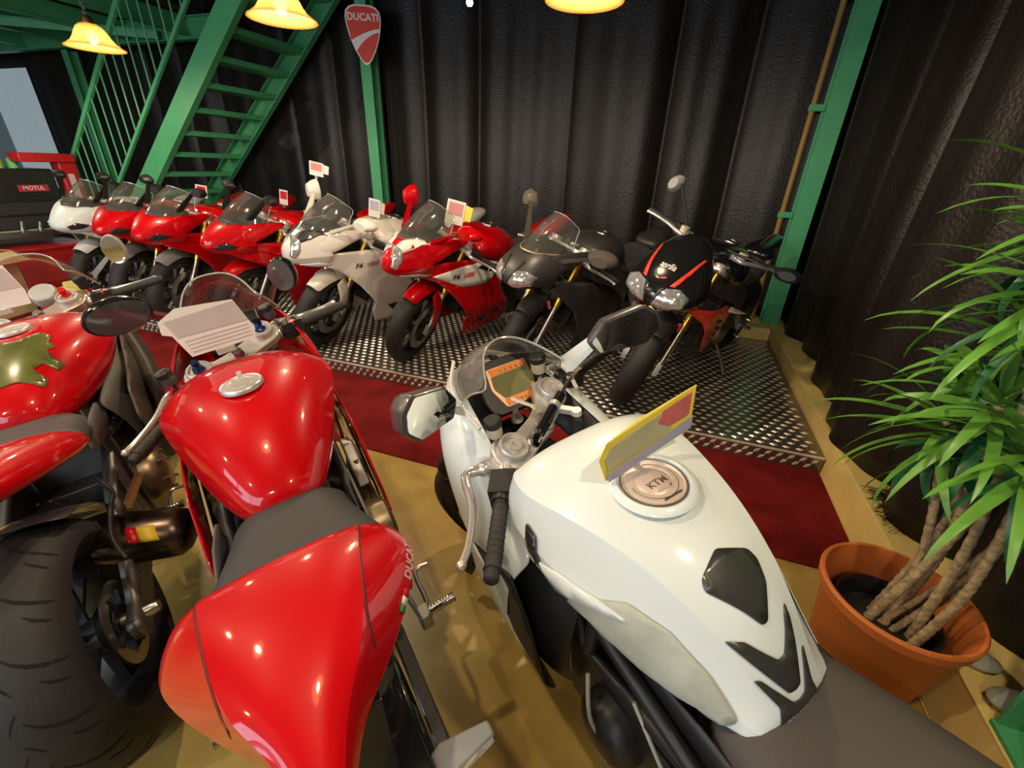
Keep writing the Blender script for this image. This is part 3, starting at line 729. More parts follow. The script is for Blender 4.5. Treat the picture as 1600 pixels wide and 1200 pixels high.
def mirror(B, base, head, size=(.165, .10), yaw=20, tilt=0, outl='hex', house=BLACK, stalk=BLACK, sr=.008, depth=.055, glassm=MIRROR, stalk_flat=False, roll=0):
    """head centre; glass faces backwards (-x)"""
    base = Vector(base); head = Vector(head); s = 1 if head.y > 0 else -1
    W, Hh = size[0] / 2, size[1] / 2
    if outl == 'hex': ol = [(-W, -.1 * Hh), (-W * .8, -.85 * Hh), (W * .55, -Hh), (W, -.35 * Hh), (W * .95, .45 * Hh), (W * .6, Hh), (-W * .55, .75 * Hh)]
    elif outl == 'drop': ol = [(-W, 0), (-W * .6, -Hh * .8), (W * .1, -Hh), (W * .75, -Hh * .7), (W, 0), (W * .75, Hh * .7), (W * .1, Hh), (-W * .6, Hh * .7)]
    else: ol = [(W * math.cos(t), Hh * math.sin(t)) for t in [2 * PI * k / 16 for k in range(16)]]
    ol = rounded(ol, .018 if outl != 'hex' else .007, 3)
    M = Matrix.Translation(head) @ Matrix.Rotation(R(s * yaw), 4, 'Z') @ Matrix.Rotation(R(tilt), 4, 'Y') @ Matrix.Rotation(R(s * roll), 4, 'X')
    f = lambda k, x: [M @ Vector((x, s * u * k, v * k)) for u, v in ol]
    m = MB(); m.rings([f(.93, -.004), f(1.0, 0), f(1.0, .012), f(.9, depth * .55), f(.6, depth)])
    o = B.p('mirror', m.mesh('mirror', house))
    m = MB(); m.rings([f(.90, -.006), f(.90, -.004)]); put('mirror_glass', m.mesh('mirror_glass', glassm, smooth=False), o)
    m = MB(); e = M @ Vector((depth * .55, -s * W * .55, -Hh * .2))
    if stalk_flat: m.rings([[base + Vector((.03, 0, -.012)), base + Vector((-.03, 0, -.012)), base + Vector((-.025, 0, .014)), base + Vector((.025, 0, .014))], [e + Vector((.016, 0, -.008)), e + Vector((-.016, 0, -.008)), e + Vector((-.014, 0, .008)), e + Vector((.014, 0, .008))]])
    else: m.tube([base, base.lerp(e, .5) + Vector((0, 0, .006)), e], [sr * 1.3, sr, sr], 10)
    put('mirror_stalk', m.mesh('mirror_stalk', stalk), o)
    return o
def fender(B, m_, a0=-35, a1=75, r=.322, hw=.072, flap=False, label=None):
    """front mudguard hugging the tyre; angles from straight up, negative = forward"""
    rows = []
    for k in range(11):
        a = R(a0 + (a1 - a0) * k / 10); wv = hw * (.62 + .38 * math.sin(PI * min(1, (k + 1.2) / 9)))
        row = []
        for j in range(7):
            u = -1 + j / 3; rr = r + .012 * (1 - u * u) - .045 * max(0, abs(u) - .6) * 2.2
            row.append((B.WB - math.sin(a) * rr, u * wv, B.Rf + math.cos(a) * rr))
        rows.append(row)
    o = MB().grid(rows).build('front_fender', m_, B.t, subsurf=1, solid=.004); o.matrix_local = B.S
    if label: o['label'] = label
    if flap:
        for s in (-1, 1):
            ol = [(B.WB - .06, B.Rf + .30), (B.WB - .10, B.Rf + .24), (B.WB - .07, B.Rf + .03), (B.WB - .02, B.Rf + .01), (B.WB + .01, B.Rf + .08), (B.WB + .02, B.Rf + .27)]
            q = panel('fender_flap', ol, lambda x, z: .128 - .35 * max(0, z - B.Rf - .18), m_, o, side=s, solid=.004, rd=.015)
    return o
def swingarm(B, m_=DKALU):
    m = MB()
    for s in (-1, 1): m.rings([[Vector((x, s * .118 + dy, z + dz)) for dy, dz in ((-.016, -h), (.016, -h), (.016, h), (-.016, h))] for x, z, h in ((-.05, B.Rr, .026), (.03, B.Rr, .034), (.25, .35, .045), (.45, .385, .055), (.52, .39, .05))])
    m.box((.47, 0, .38), (.10, .25, .10)); o = m.build('swingarm', m_, B.t, bevel=.006)
    q = MB(); q.lathe([(0, -.165), (.014, -.165), (.02, -.15), (.02, .15), (.014, .165), (0, .165)], (0, 0, B.Rr), (0, 1, 0), 16); put('axle_nut', q.mesh('axle_nut', STEEL), o)
    c = MB(); 
    for z0, z1 in ((.045, .03), (-.045, -.05)): c.bar((0, .105, B.Rr + z0), (.50, .105, .385 + z1), .018, .012)
    c.lathe([(.045, -.004), (.1, -.004), (.1, .004), (.045, .004)], (0, .105, B.Rr), (0, 1, 0), 40, closed=True); put('chain', c.mesh('chain', DKALU), o)
    return o
def engine(B, m_=DKALU, cover=BRONZE, vtwin=True):
    m = MB(); m.box((.68, 0, .36), (.42, .28, .26)); m.box((.72, 0, .23), (.30, .18, .08))
    m.box((.95, 0, .43), (.30, .20, .20), (0, R(-12), 0)); m.box((.66, 0, .58), (.20, .20, .26), (0, R(12), 0))
    for k in range(5): m.box((.88 + .035 * k, 0, .43 + .007 * k), (.008, .215, .215), (0, R(-12), 0))
    o = m.build('engine', m_, B.t, bevel=.012)
    q = MB(); q.lathe([(0, -.205), (.06, -.20), (.082, -.185), (.09, -.16), (.09, -.12)], (.60, 0, .38), (0, 1, 0), 28)
    for k in range(6): a = PI * k / 3; q.lathe([(0, -.207), (.006, -.207), (.006, -.18)], (.60 + .07 * math.cos(a), 0, .38 + .07 * math.sin(a)), (0, 1, 0), 8)
    put('clutch_cover', q.mesh('clutch_cover', cover), o)
    q = MB(); q.lathe([(0, .20), (.055, .195), (.075, .18), (.08, .16), (.08, .12)], (.72, 0, .38), (0, 1, 0), 28); put('alternator_cover', q.mesh('alternator_cover', cover), o)
    r = MB(); r.box((1.12, 0, .52), (.035, .30, .30), (0, R(-18), 0)); 
    o2 = r.build('radiator', BLACK, B.t, bevel=.004)
    f = MB()
    for k in range(14): f.box((1.135 + (-.09 + k * .018 - .03) * -.31, 0, .40 + k * .018), (.03, .27, .004), (0, R(-18), 0))
    put('radiator_fins', f.mesh('radiator_fins', DKALU), o2)
    return o
def trellis(B, m_, y=.14):
    m = MB()
    for s in (-1, 1):
        P = lambda x, z, yy=y: Vector((x, s * yy, z))
        h = P(1.10, .84, .05); h2 = P(1.14, .70, .05)
        for a, b in ((h, P(.78, .70)), (P(.78, .70), P(.50, .62)), (h2, P(.80, .56)), (h2, P(.78, .70)), (P(.80, .56), P(.50, .62)), (P(.78, .70), P(.80, .56)), (P(.50, .62), P(.46, .38))): m.tube([a, b], .015, 10)
    return m.build('frame', m_, B.t)
def spar(B, m_, y=.16):
    m = MB()
    for s in (-1, 1):
        m.rings([[Vector((x, s * (yy + dy), z + dz)) for dy, dz in ((-.016, -h), (.016, -h), (.016, h), (-.016, h))] for x, yy, z, h in ((1.14, .05, .80, .06), (1.02, .13, .77, .075), (.78, y, .70, .075), (.56, y * .93, .58, .07), (.47, y * .8, .44, .075), (.45, y * .8, .36, .05))])
    return m.build('frame', m_, B.t, bevel=.008)
def footpegs(B, side=(-1, 1), m_=ALU, x=.30, z=.40, passenger=False, spread=.16):
    for s in side:
        m = MB(); a = Vector((x, s * spread, z)); m.rings([[a + Vector((.10, -s * .03, .12)) + Vector(d) for d in ((.02, 0, .02), (-.03, 0, .02), (-.03, 0, -.02), (.02, 0, -.02))], [a + Vector(d) for d in ((.03, 0, .03), (-.03, 0, .03), (-.03, 0, -.025), (.03, 0, -.025))]])
        m.box(a + Vector((0, s * .008, -.01)), (.04, .03, .05))
        o = m.build('footpeg_bracket', m_, B.t, bevel=.004)
        q = MB(); q.tube([a + Vector((0, s * .01, 0)), a + Vector((-.004, s * .085, .006)), a + Vector((-.004, s * .09, .0062))], [.008, .0115, .0135], 12)
        for k in range(7): c = a + Vector((-.003, s * (.025 + k * .008), .004)); q.tube([c, c + Vector((0, s * .003, 0))], .0128, 12)
        put('footpeg', q.mesh('footpeg', STEEL), o)
        q = MB(); q.tube(spline([a + Vector((.0, s * .004, -.03)), a + Vector((.06, s * .03, -.045)), a + Vector((.15, s * .035, -.03)), a + Vector((.155, s * .075, -.03))], 4), .006, 8); put('pedal', q.mesh('pedal', STEEL), o)
def kickstand(B, lean=10, m_=STEEL, x=.62, y=.13, z=.30):
    """down on the left: foot reaches the ground of the leaning bike"""
    fy = .30; fz = math.tan(R(lean)) * fy
    m = MB(); m.tube(spline([(x, y, z), (x - .02, (y + fy) / 2, (z + fz) / 2 + .01), (x - .03, fy - .01, fz + .012)], 4), .0085, 10); m.box((x - .03, fy, fz + .006), (.05, .03, .009), (-R(lean) * -1, 0, 0)); m.tube([(x - .005, y + .02, z - .03), (x - .02, y + .075, z - .12)], .006, 8)
    return m.build('kickstand', m_, B.t)
def exhaust_side(B, m_=STEEL, side=-1, z=.42, x0=.35, x1=-.18, r=.058, up=.10):
    m = MB(); y = side * .19
    m.tube(spline([(1.05, side * .05, .34), (.95, side * .08, .18), (.6, side * .10, .16), (.42, side * .14, .26), (x0, y, z)], 5), .026, 12)
    a = Vector((x0, y, z)); b = Vector((x1, y * 1.05, z + up)); d = (b - a).normalized()
    m.tube([a, a + d * .05, a + d * .08, b - d * .02, b], [.028, r * .85, r, r, r * .85], 24)
    o = m.build('exhaust', m_, B.t); q = MB(); q.tube([b - d * .004, b + d * .003], r * .62, 20); put('exhaust_tip', q.mesh('exhaust_tip', BLACK), o)
    return o
def fuel_cap(B, c, r=.05, m_=ALU, n=(0, 0, 1), parent=None, ring=True):
    q = MB(); q.lathe([(r, -.006), (r, .003), (r * .96, .0055), (r * .90, .0045), (r * .88, .003), (r * .86, .0045), (r * .60, .006), (r * .58, .0045), (r * .55, .006), (0, .0065)], c, n, 40)
    for k in range(6):
        a = PI * k / 3 + .3
    q.bar(Vector(c) + Vector((-r * .42, -r * .25, .007)), Vector(c) + Vector((-r * .42, r * .25, .007)), .004, .003)
    o = put('fuel_cap', q.mesh('fuel_cap', m_), parent or B.t); o['label'] = 'round metal fuel filler cap'
    return o
def body(B, name, secs, m_, sub=2, crease=(), cw=.7, parent=None, label=None, cap0=True, cap1=True):
    o = MB().body(secs, crease, cw, cap0, cap1).build(name, m_, parent or B.t, subsurf=sub)
    if label: o['label'] = label
    return o
def screen(B, rows, m_=CLEAR, name='windscreen', edge=True):
    full = []
    for r in rows: full.append([(x, -y, z) for x, y, z in r[::-1] if y > 1e-6] + [(x, y, z) for x, y, z in r])
    o = MB().grid(full).build(name, m_, B.t, subsurf=2, solid=.003)
    if edge:
        side = [r[-1] for r in rows]; path = [Vector(p) for p in side] + [Vector(p) for p in rows[-1][::-1][1:]]
        path = path + [Vector((p.x, -p.y, p.z)) for p in path[::-1][1:]]
        put('screen_edge_highlight', MB().tube(spline(path, 3), .0028, 6).mesh('screen_edge_highlight', EDGE), o)  # bright tube along the rim stands in for the edge highlight
    return o
def price_card(loc, M, size, label, colors, group=None, lines=None, parts=()):
    """a small hanging price card on a clip: card > printed bands"""
    t = thing('price_card', label, 'price card', group=group); t.matrix_world = M
    w, h = size
    MB().box((0, 0, h / 2), (w, .0012, h)).build('card', colors[0], t, smooth=False)
    return t

def fairing_arms(B, paint, path, parent=None):
    for s in (1, -1):
        rings = []
        for x, y, z, h in path:
            dy = .45 * h
            rings.append([Vector((x, s * (y - .004 + dy * .2), z - h)), Vector((x, s * (y + .006 + dy * .2), z - h * .94)), Vector((x, s * (y + .007), z)), Vector((x, s * (y + .002 - dy), z + h * .94)), Vector((x, s * (y - .010 - dy), z + h)), Vector((x, s * (y - .006), z))])
        o = MB().rings(rings).build('fairing_arm', paint, B.t, subsurf=1)

# ================================================================== foreground: white sport bike with its tank towards the viewer
def white_bike():
    B = Bike('motorcycle', 'white sport motorcycle nearest the viewer with yellow price card on its tank', (.7542, .2793, 0), 140, 9, 33, 1.46)
    t = B.t; S_wheel = B.S.copy()
    ax_ = Vector((-math.sin(R(8)), 0, math.cos(R(8)))); pv_ = B.ft + Vector((-.032, 0, -.014)); B.S = Matrix.Translation(pv_) @ Matrix.Rotation(R(34), 4, ax_) @ Matrix.Translation(-pv_)
    # tank
    T = [(1.045, [(0, 0.925), (0.07, 0.925), (0.12, 0.918), (0.155, 0.905), (0.17, 0.885), (0.175, 0.85), (0.165, 0.81), (0.13, 0.79)]),
         (1.0, [(0, 0.958), (0.08, 0.957), (0.145, 0.9421), (0.184, 0.926), (0.201, 0.881), (0.205, 0.85), (0.195, 0.8), (0.17, 0.765)]),
         (0.94, [(0, 0.972), (0.085, 0.97), (0.15, 0.9492), (0.192, 0.926), (0.211, 0.878), (0.217, 0.845), (0.208, 0.795), (0.185, 0.755)]),
         (0.86, [(0, 0.968), (0.075, 0.966), (0.13, 0.9529), (0.167, 0.939), (0.192, 0.886), (0.212, 0.85), (0.212, 0.8), (0.195, 0.755)]),
         (0.78, [(0, 0.96), (0.065, 0.958), (0.108, 0.9472), (0.142, 0.936), (0.169, 0.881), (0.198, 0.84), (0.2, 0.79), (0.185, 0.745)]),
         (0.7, [(0, 0.945), (0.05, 0.943), (0.085, 0.9349), (0.116, 0.927), (0.142, 0.874), (0.168, 0.83), (0.178, 0.78), (0.168, 0.715)]),
         (0.62, [(0.0, 0.912), (0.0399, 0.908), (0.0684, 0.899), (0.094, 0.89), (0.1178, 0.844), (0.1396, 0.805), (0.1501, 0.755), (0.1453, 0.705)]),
         (0.56, [(0.0, 0.868), (0.0278, 0.866), (0.0487, 0.8583), (0.0696, 0.851), (0.0922, 0.811), (0.1114, 0.785), (0.1244, 0.755), (0.127, 0.722)]),
         (0.51, [(0.0, 0.8), (0.0246, 0.799), (0.0426, 0.793), (0.059, 0.782), (0.0754, 0.77), (0.0918, 0.757), (0.1017, 0.745), (0.1041, 0.735)]),
         (0.482, [(0.0, 0.765), (0.0246, 0.764), (0.041, 0.76), (0.0558, 0.756), (0.0697, 0.752), (0.0804, 0.747), (0.0861, 0.742), (0.0886, 0.738)])]
    tank = body(B, 'fuel_tank', T, WHITE, 2, (3, 5), 1.0)
    bv = bvh_of(tank)
    # recess ring and cap
    q = MB(); q.lathe([(.080, -.002), (.074, .005), (.066, .007), (.062, .004), (.060, -.004)], (.80, 0, .9615), (0, 0, 1), 48); put('filler_rim', q.mesh('filler_rim', WHITE), tank)
    capm = mat('satin_pink_metal', (.66, .54, .48), .4, metal=.35, var=.05)
    c = fuel_cap(B, (.80, 0, .9605), .0585, capm, parent=tank)
    q = MB(); q.lathe([(.0575, .0035), (.0587, .006), (.0599, .0035)], (.80, 0, .9615), (0, 0, 1), 48); q.lathe([(.0425, .005), (.0433, .0065), (.0441, .005)], (.80, 0, .9605), (0, 0, 1), 48, a0=.6, a1=5.2)
    q.bar((.755, -.022, .9665), (.755, .018, .9665), .003, .002); q.bar((.775, -.018, .968), (.775, .012, .968), .003, .002); put('cap_engraving', q.mesh('cap_engraving', DKALU), tank)
    lettering('KTM', .02, basis((.792, -.002, .9668), (0, -1, 0), (1, 0, 0)), mat('cap_letter', (.8, .75, .7), .3, metal=1), tank, ext=.03, bold=.03, spacing=1.1)
    ST = mat('black_sticker', (.028, .030, .027), .35, coat=.4, var=.1)
    decal('tank_sticker', [(.662, .004), (.640, -.048), (.624, -.052), (.597, -.038), (.563, .0), (.563, .012), (.588, .030), (.630, .062), (.643, .056)], bv, 'z', ST, tank, rd=.006, label='black hexagonal sticker on white tank')
    decal('tank_sticker', [(.076, .862), (.050, .857), (.014, .826), (.0, .826), (-.036, .857), (-.048, .862), (-.044, .848), (-.006, .788), (.006, .786), (.02, .788), (.064, .846)][::1], bv, 'x', ST, tank, rd=.003, sign=-1, label='black V sticker on rear of white tank')
    decal('tank_sticker', [(.062, .815), (.052, .813), (.018, .776), (.006, .774), (-.008, .776), (-.036, .811), (-.044, .814), (-.030, .780), (-.036, .756), (-.030, .748), (.04, .748), (.05, .756), (.042, .778)], bv, 'x', ST, tank, rd=.003, sign=-1, label='black arrow sticker at the tail of the tank')
    lm = text_mesh('POWERPARTS', .011, .01, .02, .15); lm.materials.clear(); lm.materials.append(mat('sticker_letter', (.6, .6, .6), .5))
    for v in lm.vertices:
        h = bv.ray_cast(Vector((-1, -v.co.x + .006, .757 + v.co.y)), Vector((1, 0, 0)))
        if h[0]: v.co = h[0] + Vector((-.004, 0, .002))
    put('sticker_lettering', lm, tank)
    GRIPM = mat('clear_grip_pad', (.40, .43, .38), .55, var=.14, scale=14, bump=.25, bscale=500)
    for s in (1, -1): decal('knee_grip_pad', [(.80, .785), (.775, .828), (.70, .862), (.635, .85), (.575, .812), (.520, .762), (.532, .746), (.575, .733), (.64, .718), (.70, .735)], bv, 'y', GRIPM, tank, rd=.008, sign=s, off=.002, solid=.002, label='translucent textured knee grip pad')
    for s in (1, -1):
        decal('tank_vent', [(.915, .885), (.885, .875), (.84, .79), (.862, .775), (.895, .82)], bv, 'y', SMOKE, tank, rd=.006, sign=s, off=.003, solid=.004)
        # raised lower wing of the tank side
        decal('tank_side_step', [(.895, .822), (.82, .848), (.74, .846), (.685, .836), (.785, .81), (.85, .778)], bv, 'y', WHITE, tank, rd=.012, sign=s, off=.001, solid=.006, step=.03)
    # seat and tail
    S = [(.575, [(0, .742), (.05, .741), (.09, .735), (.112, .718), (.118, .69), (.10, .65), (0, .64)]),
         (.50, [(0, .757), (.06, .756), (.105, .748), (.130, .728), (.136, .69), (.115, .65), (0, .64)]),
         (.38, [(0, .775), (.07, .774), (.12, .765), (.146, .742), (.152, .70), (.13, .66), (0, .65)]),
         (.22, [(0, .79), (.08, .789), (.135, .78), (.163, .755), (.168, .71), (.14, .67), (0, .66)]),
         (.06, [(0, .805), (.08, .804), (.135, .795), (.16, .77), (.163, .73), (.13, .70), (0, .69)]),
         (-.02, [(0, .85), (.06, .848), (.10, .838), (.12, .82), (.12, .79), (.10, .76), (0, .75)])]
    body(B, 'seat', S, mat('brown_grey_seat', (.052, .046, .045), .62, var=.06, bump=.2, bscale=600))
    S = [(.16, [(0, .74), (.08, .74), (.14, .735), (.17, .715), (.175, .69), (.14, .66), (0, .65)]), (-.02, [(0, .83), (.06, .828), (.11, .815), (.135, .79), (.135, .75), (.11, .72), (0, .71)]),
         (-.20, [(0, .88), (.045, .878), (.075, .87), (.092, .85), (.09, .82), (.07, .80), (0, .79)]), (-.34, [(0, .90), (.02, .899), (.035, .893), (.042, .882), (.04, .865), (.03, .855), (0, .85)])]
    body(B, 'tail_cowl', S, WHITE)
    # flanks under the tank: subframe cover
    for s in (1, -1):
        panel('side_cover', [(.70, .715), (.56, .72), (.40, .70), (.30, .66), (.36, .60), (.56, .58), (.68, .62)], lambda x, z: .135 - .1 * max(0, .66 - z), BLACK, t, side=s, rd=.02)
    # fairing halves
    for s in (1, -1):
        rows = [[(1.56, .055, .905), (1.57, .085, .885), (1.57, .105, .84), (1.56, .115, .78), (1.54, .10, .70)],
                [(1.46, .095, .915), (1.46, .145, .895), (1.455, .185, .845), (1.44, .20, .76), (1.43, .185, .655)],
                [(1.34, .125, .915), (1.34, .172, .893), (1.335, .222, .835), (1.32, .24, .74), (1.31, .225, .60)],
                [(1.22, .130, .875), (1.22, .180, .857), (1.22, .226, .80), (1.22, .248, .70), (1.22, .24, .55)],
                [(1.10, .150, .835), (1.10, .190, .822), (1.11, .224, .77), (1.12, .240, .67), (1.13, .235, .50)],
                [(1.00, .172, .785), (1.00, .205, .775), (1.02, .230, .725), (1.04, .244, .63), (1.06, .242, .46)],
                [(.935, .190, .735), (.935, .212, .725), (.955, .235, .68), (.985, .246, .60), (1.01, .246, .44)]]
        o = MB().grid([[(x, s * y, z) for x, y, z in r] for r in rows]).build('side_fairing', WHITE, t, subsurf=2, solid=.005, solid_off=-1 if s > 0 else 1)
        q = bvh_of(o)
        panel('lower_fairing', [(1.20, .58), (1.04, .66), (.955, .69), (.90, .60), (.85, .40), (.88, .30), (1.02, .26), (1.18, .34)], lambda x, z: .240 - .35 * max(0, .42 - z), BLACK, t, side=s, rd=.02)
        panel('fairing_edge', [(1.215, .60), (1.10, .56), (1.0, .46), (.93, .30), (.95, .24), (1.05, .30), (1.2, .45)], lambda x, z: .243 - .3 * max(0, .42 - z), WHITE, t, side=s, rd=.02, solid=.004)
        rows = [[(1.16, .15, .78), (1.17, .20, .70), (1.18, .236, .60), (1.17, .232, .44), (1.16, .20, .32)], [(1.02, .15, .735), (1.02, .20, .68), (1.02, .236, .58), (1.01, .232, .42), (1.0, .19, .28)], [(.90, .145, .70), (.90, .19, .64), (.90, .222, .55), (.90, .215, .40), (.90, .17, .28)], [(.83, .14, .66), (.83, .165, .60), (.83, .18, .52), (.84, .175, .40), (.85, .14, .30)]]
        MB().grid([[(x, s * y, z) for x, y, z in r] for r in rows]).build('inner_fairing', BLACK, t, subsurf=2, solid=.005, solid_off=-1 if s > 0 else 1)
        # seam line of the fairing
        m = MB(); m.tube([Vector((1.40, s * .195, .842)), Vector((1.36, s * .2035, .832)), Vector((1.345, s * .186, .872))], .0012, 6)
    # nose
    N = [(1.70, [(0, .80), (.03, .798), (.05, .785), (.055, .76), (.04, .735), (0, .73)]), (1.64, [(0, .86), (.05, .855), (.085, .83), (.095, .78), (.075, .73), (0, .715)]), (1.55, [(0, .905), (.05, .90), (.085, .88), (.11, .80), (.095, .72), (0, .70)]), (1.46, [(0, .90), (.05, .895), (.085, .87), (.12, .79), (.11, .70), (0, .68)])]
    body(B, 'nose_fairing', N, WHITE)
    # cockpit: black inner shells, dash bezel, screen
    for s in (1, -1):
        rows = [[(1.50, .03, .885), (1.50, .07, .90), (1.50, .098, .905)], [(1.40, .06, .86), (1.40, .10, .895), (1.40, .128, .912)], [(1.28, .07, .82), (1.28, .11, .87), (1.28, .138, .893)], [(1.18, .085, .79), (1.18, .12, .835), (1.18, .142, .858)], [(1.10, .10, .76), (1.10, .13, .80), (1.10, .155, .832)]]
        MB().grid([[(x, s * y, z) for x, y, z in r] for r in rows]).build('cockpit_cover', BLACK, t, subsurf=2, solid=.006)
    m = MB(); m.box((1.27, 0, .69), (.30, .16, .12)); m.build('dark_headstock_block', BLACK, t, bevel=.02)
    # instrument: plane tilted back towards the rider; local u = right (-y), v = up-forward
    n = Vector((-.72, 0, .69)); v = Vector((.69, 0, .72)); c0 = Vector((1.335, -.015, .915))
    def dash(u, w, h): return c0 + Vector((0, -u, 0)) + v * w + n * h
    m = MB(); m.prism(rounded([(-.085, -.075), (.085, -.075), (.10, -.03), (.095, .07), (.04, .085), (-.04, .085), (-.095, .07), (-.10, -.03)], .02), -.03, 0, dash); bez = m.build('instrument_panel', BLACK, t, bevel=.004)
    m = MB(); m.prism(rounded([(-.045, -.058), (.045, -.058), (.068, .0), (.062, .06), (-.062, .06), (-.068, .0)], .008), 0, .002, dash); m.build('instrument_bezel', mat('bezel_copper', (.45, .28, .17), .35, metal=.6), bez)
    m = MB(); m.prism(rounded([(-.040, -.033), (.040, -.033), (.060, .0), (.056, .036), (-.056, .036), (-.060, .0)], .006), .002, .0045, dash); m.build('instrument_screen', LCD, bez)
    for w0, w1, k in ((-.054, -.035, .040), (.038, .056, .052)):
        m = MB(); m.prism([(-k, w0), (k, w0), (k * 1.05, w1), (-k * 1.05, w1)], .002, .005, dash); st = m.build('warning_strip', ORANGE, bez, smooth=False)
        for i in range(4 if k < .05 else 5):
            q = MB(); q.prism([(-.022 + i * .0145 * (k / .045) + .0042 * math.cos(a), (w0 + w1) / 2 - .003 + .0042 * math.sin(a)) for a in [2 * PI * j / 10 for j in range(10)]], .005, .006, dash); put('warning_light', q.mesh('warning_light', DKALU, smooth=False), st)
    rows = [[(1.60, 0, .905), (1.575, .05, .90), (1.51, .095, .905), (1.41, .135, .92), (1.31, .158, .925)],
            [(1.53, 0, .96), (1.51, .05, .955), (1.46, .09, .953), (1.38, .125, .955), (1.29, .148, .952)],
            [(1.45, 0, 1.01), (1.435, .045, 1.005), (1.40, .08, .997), (1.34, .11, .987), (1.265, .135, .975)],
            [(1.36, 0, 1.05), (1.35, .035, 1.046), (1.325, .065, 1.035), (1.28, .09, 1.02), (1.23, .115, .998)]]
    screen(B, rows, SMOKESCR, edge=True)
    m = MB()
    for s in (1, -1): m.tube(spline([(1.585, s * .06, .905), (1.51, s * .10, .908), (1.41, s * .14, .923), (1.30, s * .163, .928), (1.22, s * .15, .90)], 5), .006, 8)
    m.build('screen_trim', PEARL, t)
    # front end
    S_bars = B.S; B.S = S_wheel; add_wheel(B, True, BLACK); fender(B, BLACK); B.S = S_bars; add_wheel(B, False, BLACK)
    add_fork(B, BLACK, BLACK, .118, ALU, ALU); add_clipons(B, .118, .03, -.005, .10, .38, switch=BLACK)
    add_reservoir(B, Vector((1.235, -.165, .925))); add_reservoir(B, Vector((1.232, .112, .925)), .019, .032)
    m = MB(); f = B.ft
    a = f + Vector((-.055, .11, .028)); b = f + Vector((-.05, -.155, .03)); d = (b - a).normalized(); m.tube([a, a + d * .03], .006, 10); m.tube([a + d * .03, a + d * .18], .0135, 16); o = B.p('steering_damper', m.mesh('steering_damper', GLOSSBLK), B.S)
    m = MB(); m.tube([a + d * .17, b], .0048, 10); m.lathe([(.006, -.004), (.013, -.004), (.013, .006), (.006, .006)], b, (0, 0, 1), 16, closed=True)
    q = MB().lathe([(.0, -.004), (.014, -.004), (.0145, .012), (.0, .013)], a, d, 16); put('damper_end', q.mesh('damper_end', CHROME), o)
    put('damper_rod', m.mesh('damper_rod', CHROME), o)
    m = MB(); q0 = a + d * .125; m.tube([q0, q0 + d * .014], .0165, 18); m.box(q0 + d * .007 + Vector((-.035, 0, -.006)), (.05, .016, .014)); m.lathe([(0, .012), (.012, .012), (.014, 0)], q0 + Vector((-.06, 0, -.006)), (0, 0, 1), 14); put('damper_clamp', m.mesh('damper_clamp', ALU), o)
    # key with a paper tag
    m = MB(); k0 = f + Vector((.035, .02, .0)); m.lathe([(0, .012), (.014, .012), (.016, 0)], k0, (0, 0, 1), 16); m.box(k0 + Vector((0, 0, .022)), (.004, .02, .03)); o = B.p('ignition_key', m.mesh('ignition_key', STEEL), B.S)
    m = MB(); m.box(k0 + Vector((-.008, -.028, .036)), (.062, .024, .001), (R(20), R(-25), R(15))); put('key_tag', m.mesh('key_tag', PAPER), o)
    m = MB(); m.box(k0 + Vector((-.034, -.032, .0238)), (.012, .0245, .0016), (R(20), R(-25), R(15))); put('tag_band', m.mesh('tag_band', YELLOW), o)
    # mirrors
    HOUS = mat('dark_mirror_shell', (.045, .042, .042), .35, coat=.4, var=.05)
    mirror(B, (1.30, .165, .93), (1.155, .275, 1.045), (.165, .105), 28, 4, 'hex', HOUS, WHITE, stalk_flat=True, depth=.07, roll=10)
    mirror(B, (1.30, -.165, .93), (1.165, -.265, 1.055), (.20, .105), 22, 4, 'hex', HOUS, WHITE, stalk_flat=True, depth=.07, roll=8)
    engine(B, BLACK, BLACK); trellis(B, BLACK, .15); swingarm(B, BLACK); footpegs(B, m_=DKALU); kickstand(B, 9); exhaust_side(B, DKALU)
    # cables and hoses on the left of the engine
    m = MB(); m.tube(spline([(.78, .17, .52), (.74, .20, .46), (.72, .19, .38), (.70, .185, .30)], 5), .005, 8); m.tube(spline([(.66, .16, .62), (.55, .17, .52), (.46, .17, .42)], 5), .004, 8); m.build('hose', mat('grey_hose', (.35, .34, .30), .5), t)
    # price card clipped to the filler cap
    Mw = t.matrix_world
    pc = thing('price_card', 'yellow price card on a clear clip standing on the white tank', 'price card'); pc.matrix_world = Mw @ Matrix.Translation((.845, 0, .966))
    pts = [(.072, .005), (.083, .055), (.060, .078), (-.02, .092), (-.168, .108), (-.140, .035)]
    fx = lambda u, w_, h: (h + .02 * (w_ / .1) ** 2 - .25 * u * u, u, w_)
    YC = mat('yellow_card', (.62, .50, .06), .5, var=.05)
    MB().prism(pts, 0, .0012, fx).build('card', YC, pc, smooth=False)
    MB().prism([(.067, .002), (.070, .022), (-.145, .055), (-.138, .032)], -.003, -.002, fx).build('printed_band', mat('grey_violet_print', (.30, .29, .36), .45, var=.05), pc, smooth=False)
    MB().prism([(.066, .028), (.070, .052), (.055, .068), (-.01, .078), (-.085, .086), (-.09, .048)], -.002, -.001, fx).build('printed_field', mat('grey_green_print', (.33, .32, .20), .45, var=.08), pc, smooth=False)
    MB().prism([(-.06, .070), (-.075, .088), (-.152, .100), (-.135, .062), (-.085, .056)], -.003, -.002, fx).build('printed_field', mat('crimson_print', (.40, .10, .10), .5, var=.2, scale=60), pc, smooth=False)
    q = MB(); q.tube([(0.004, .035, .006), (.004, -.06, .024)], .0045, 8); q.bar((0, -.006, .0), (.0, -.006, .014), .01, .006); q.box((-.01, -.004, -.0), (.03, .012, .004)); q.build('clip', mat('clear_clip', (.7, .66, .6), .15, trans=.6), pc)
    return B
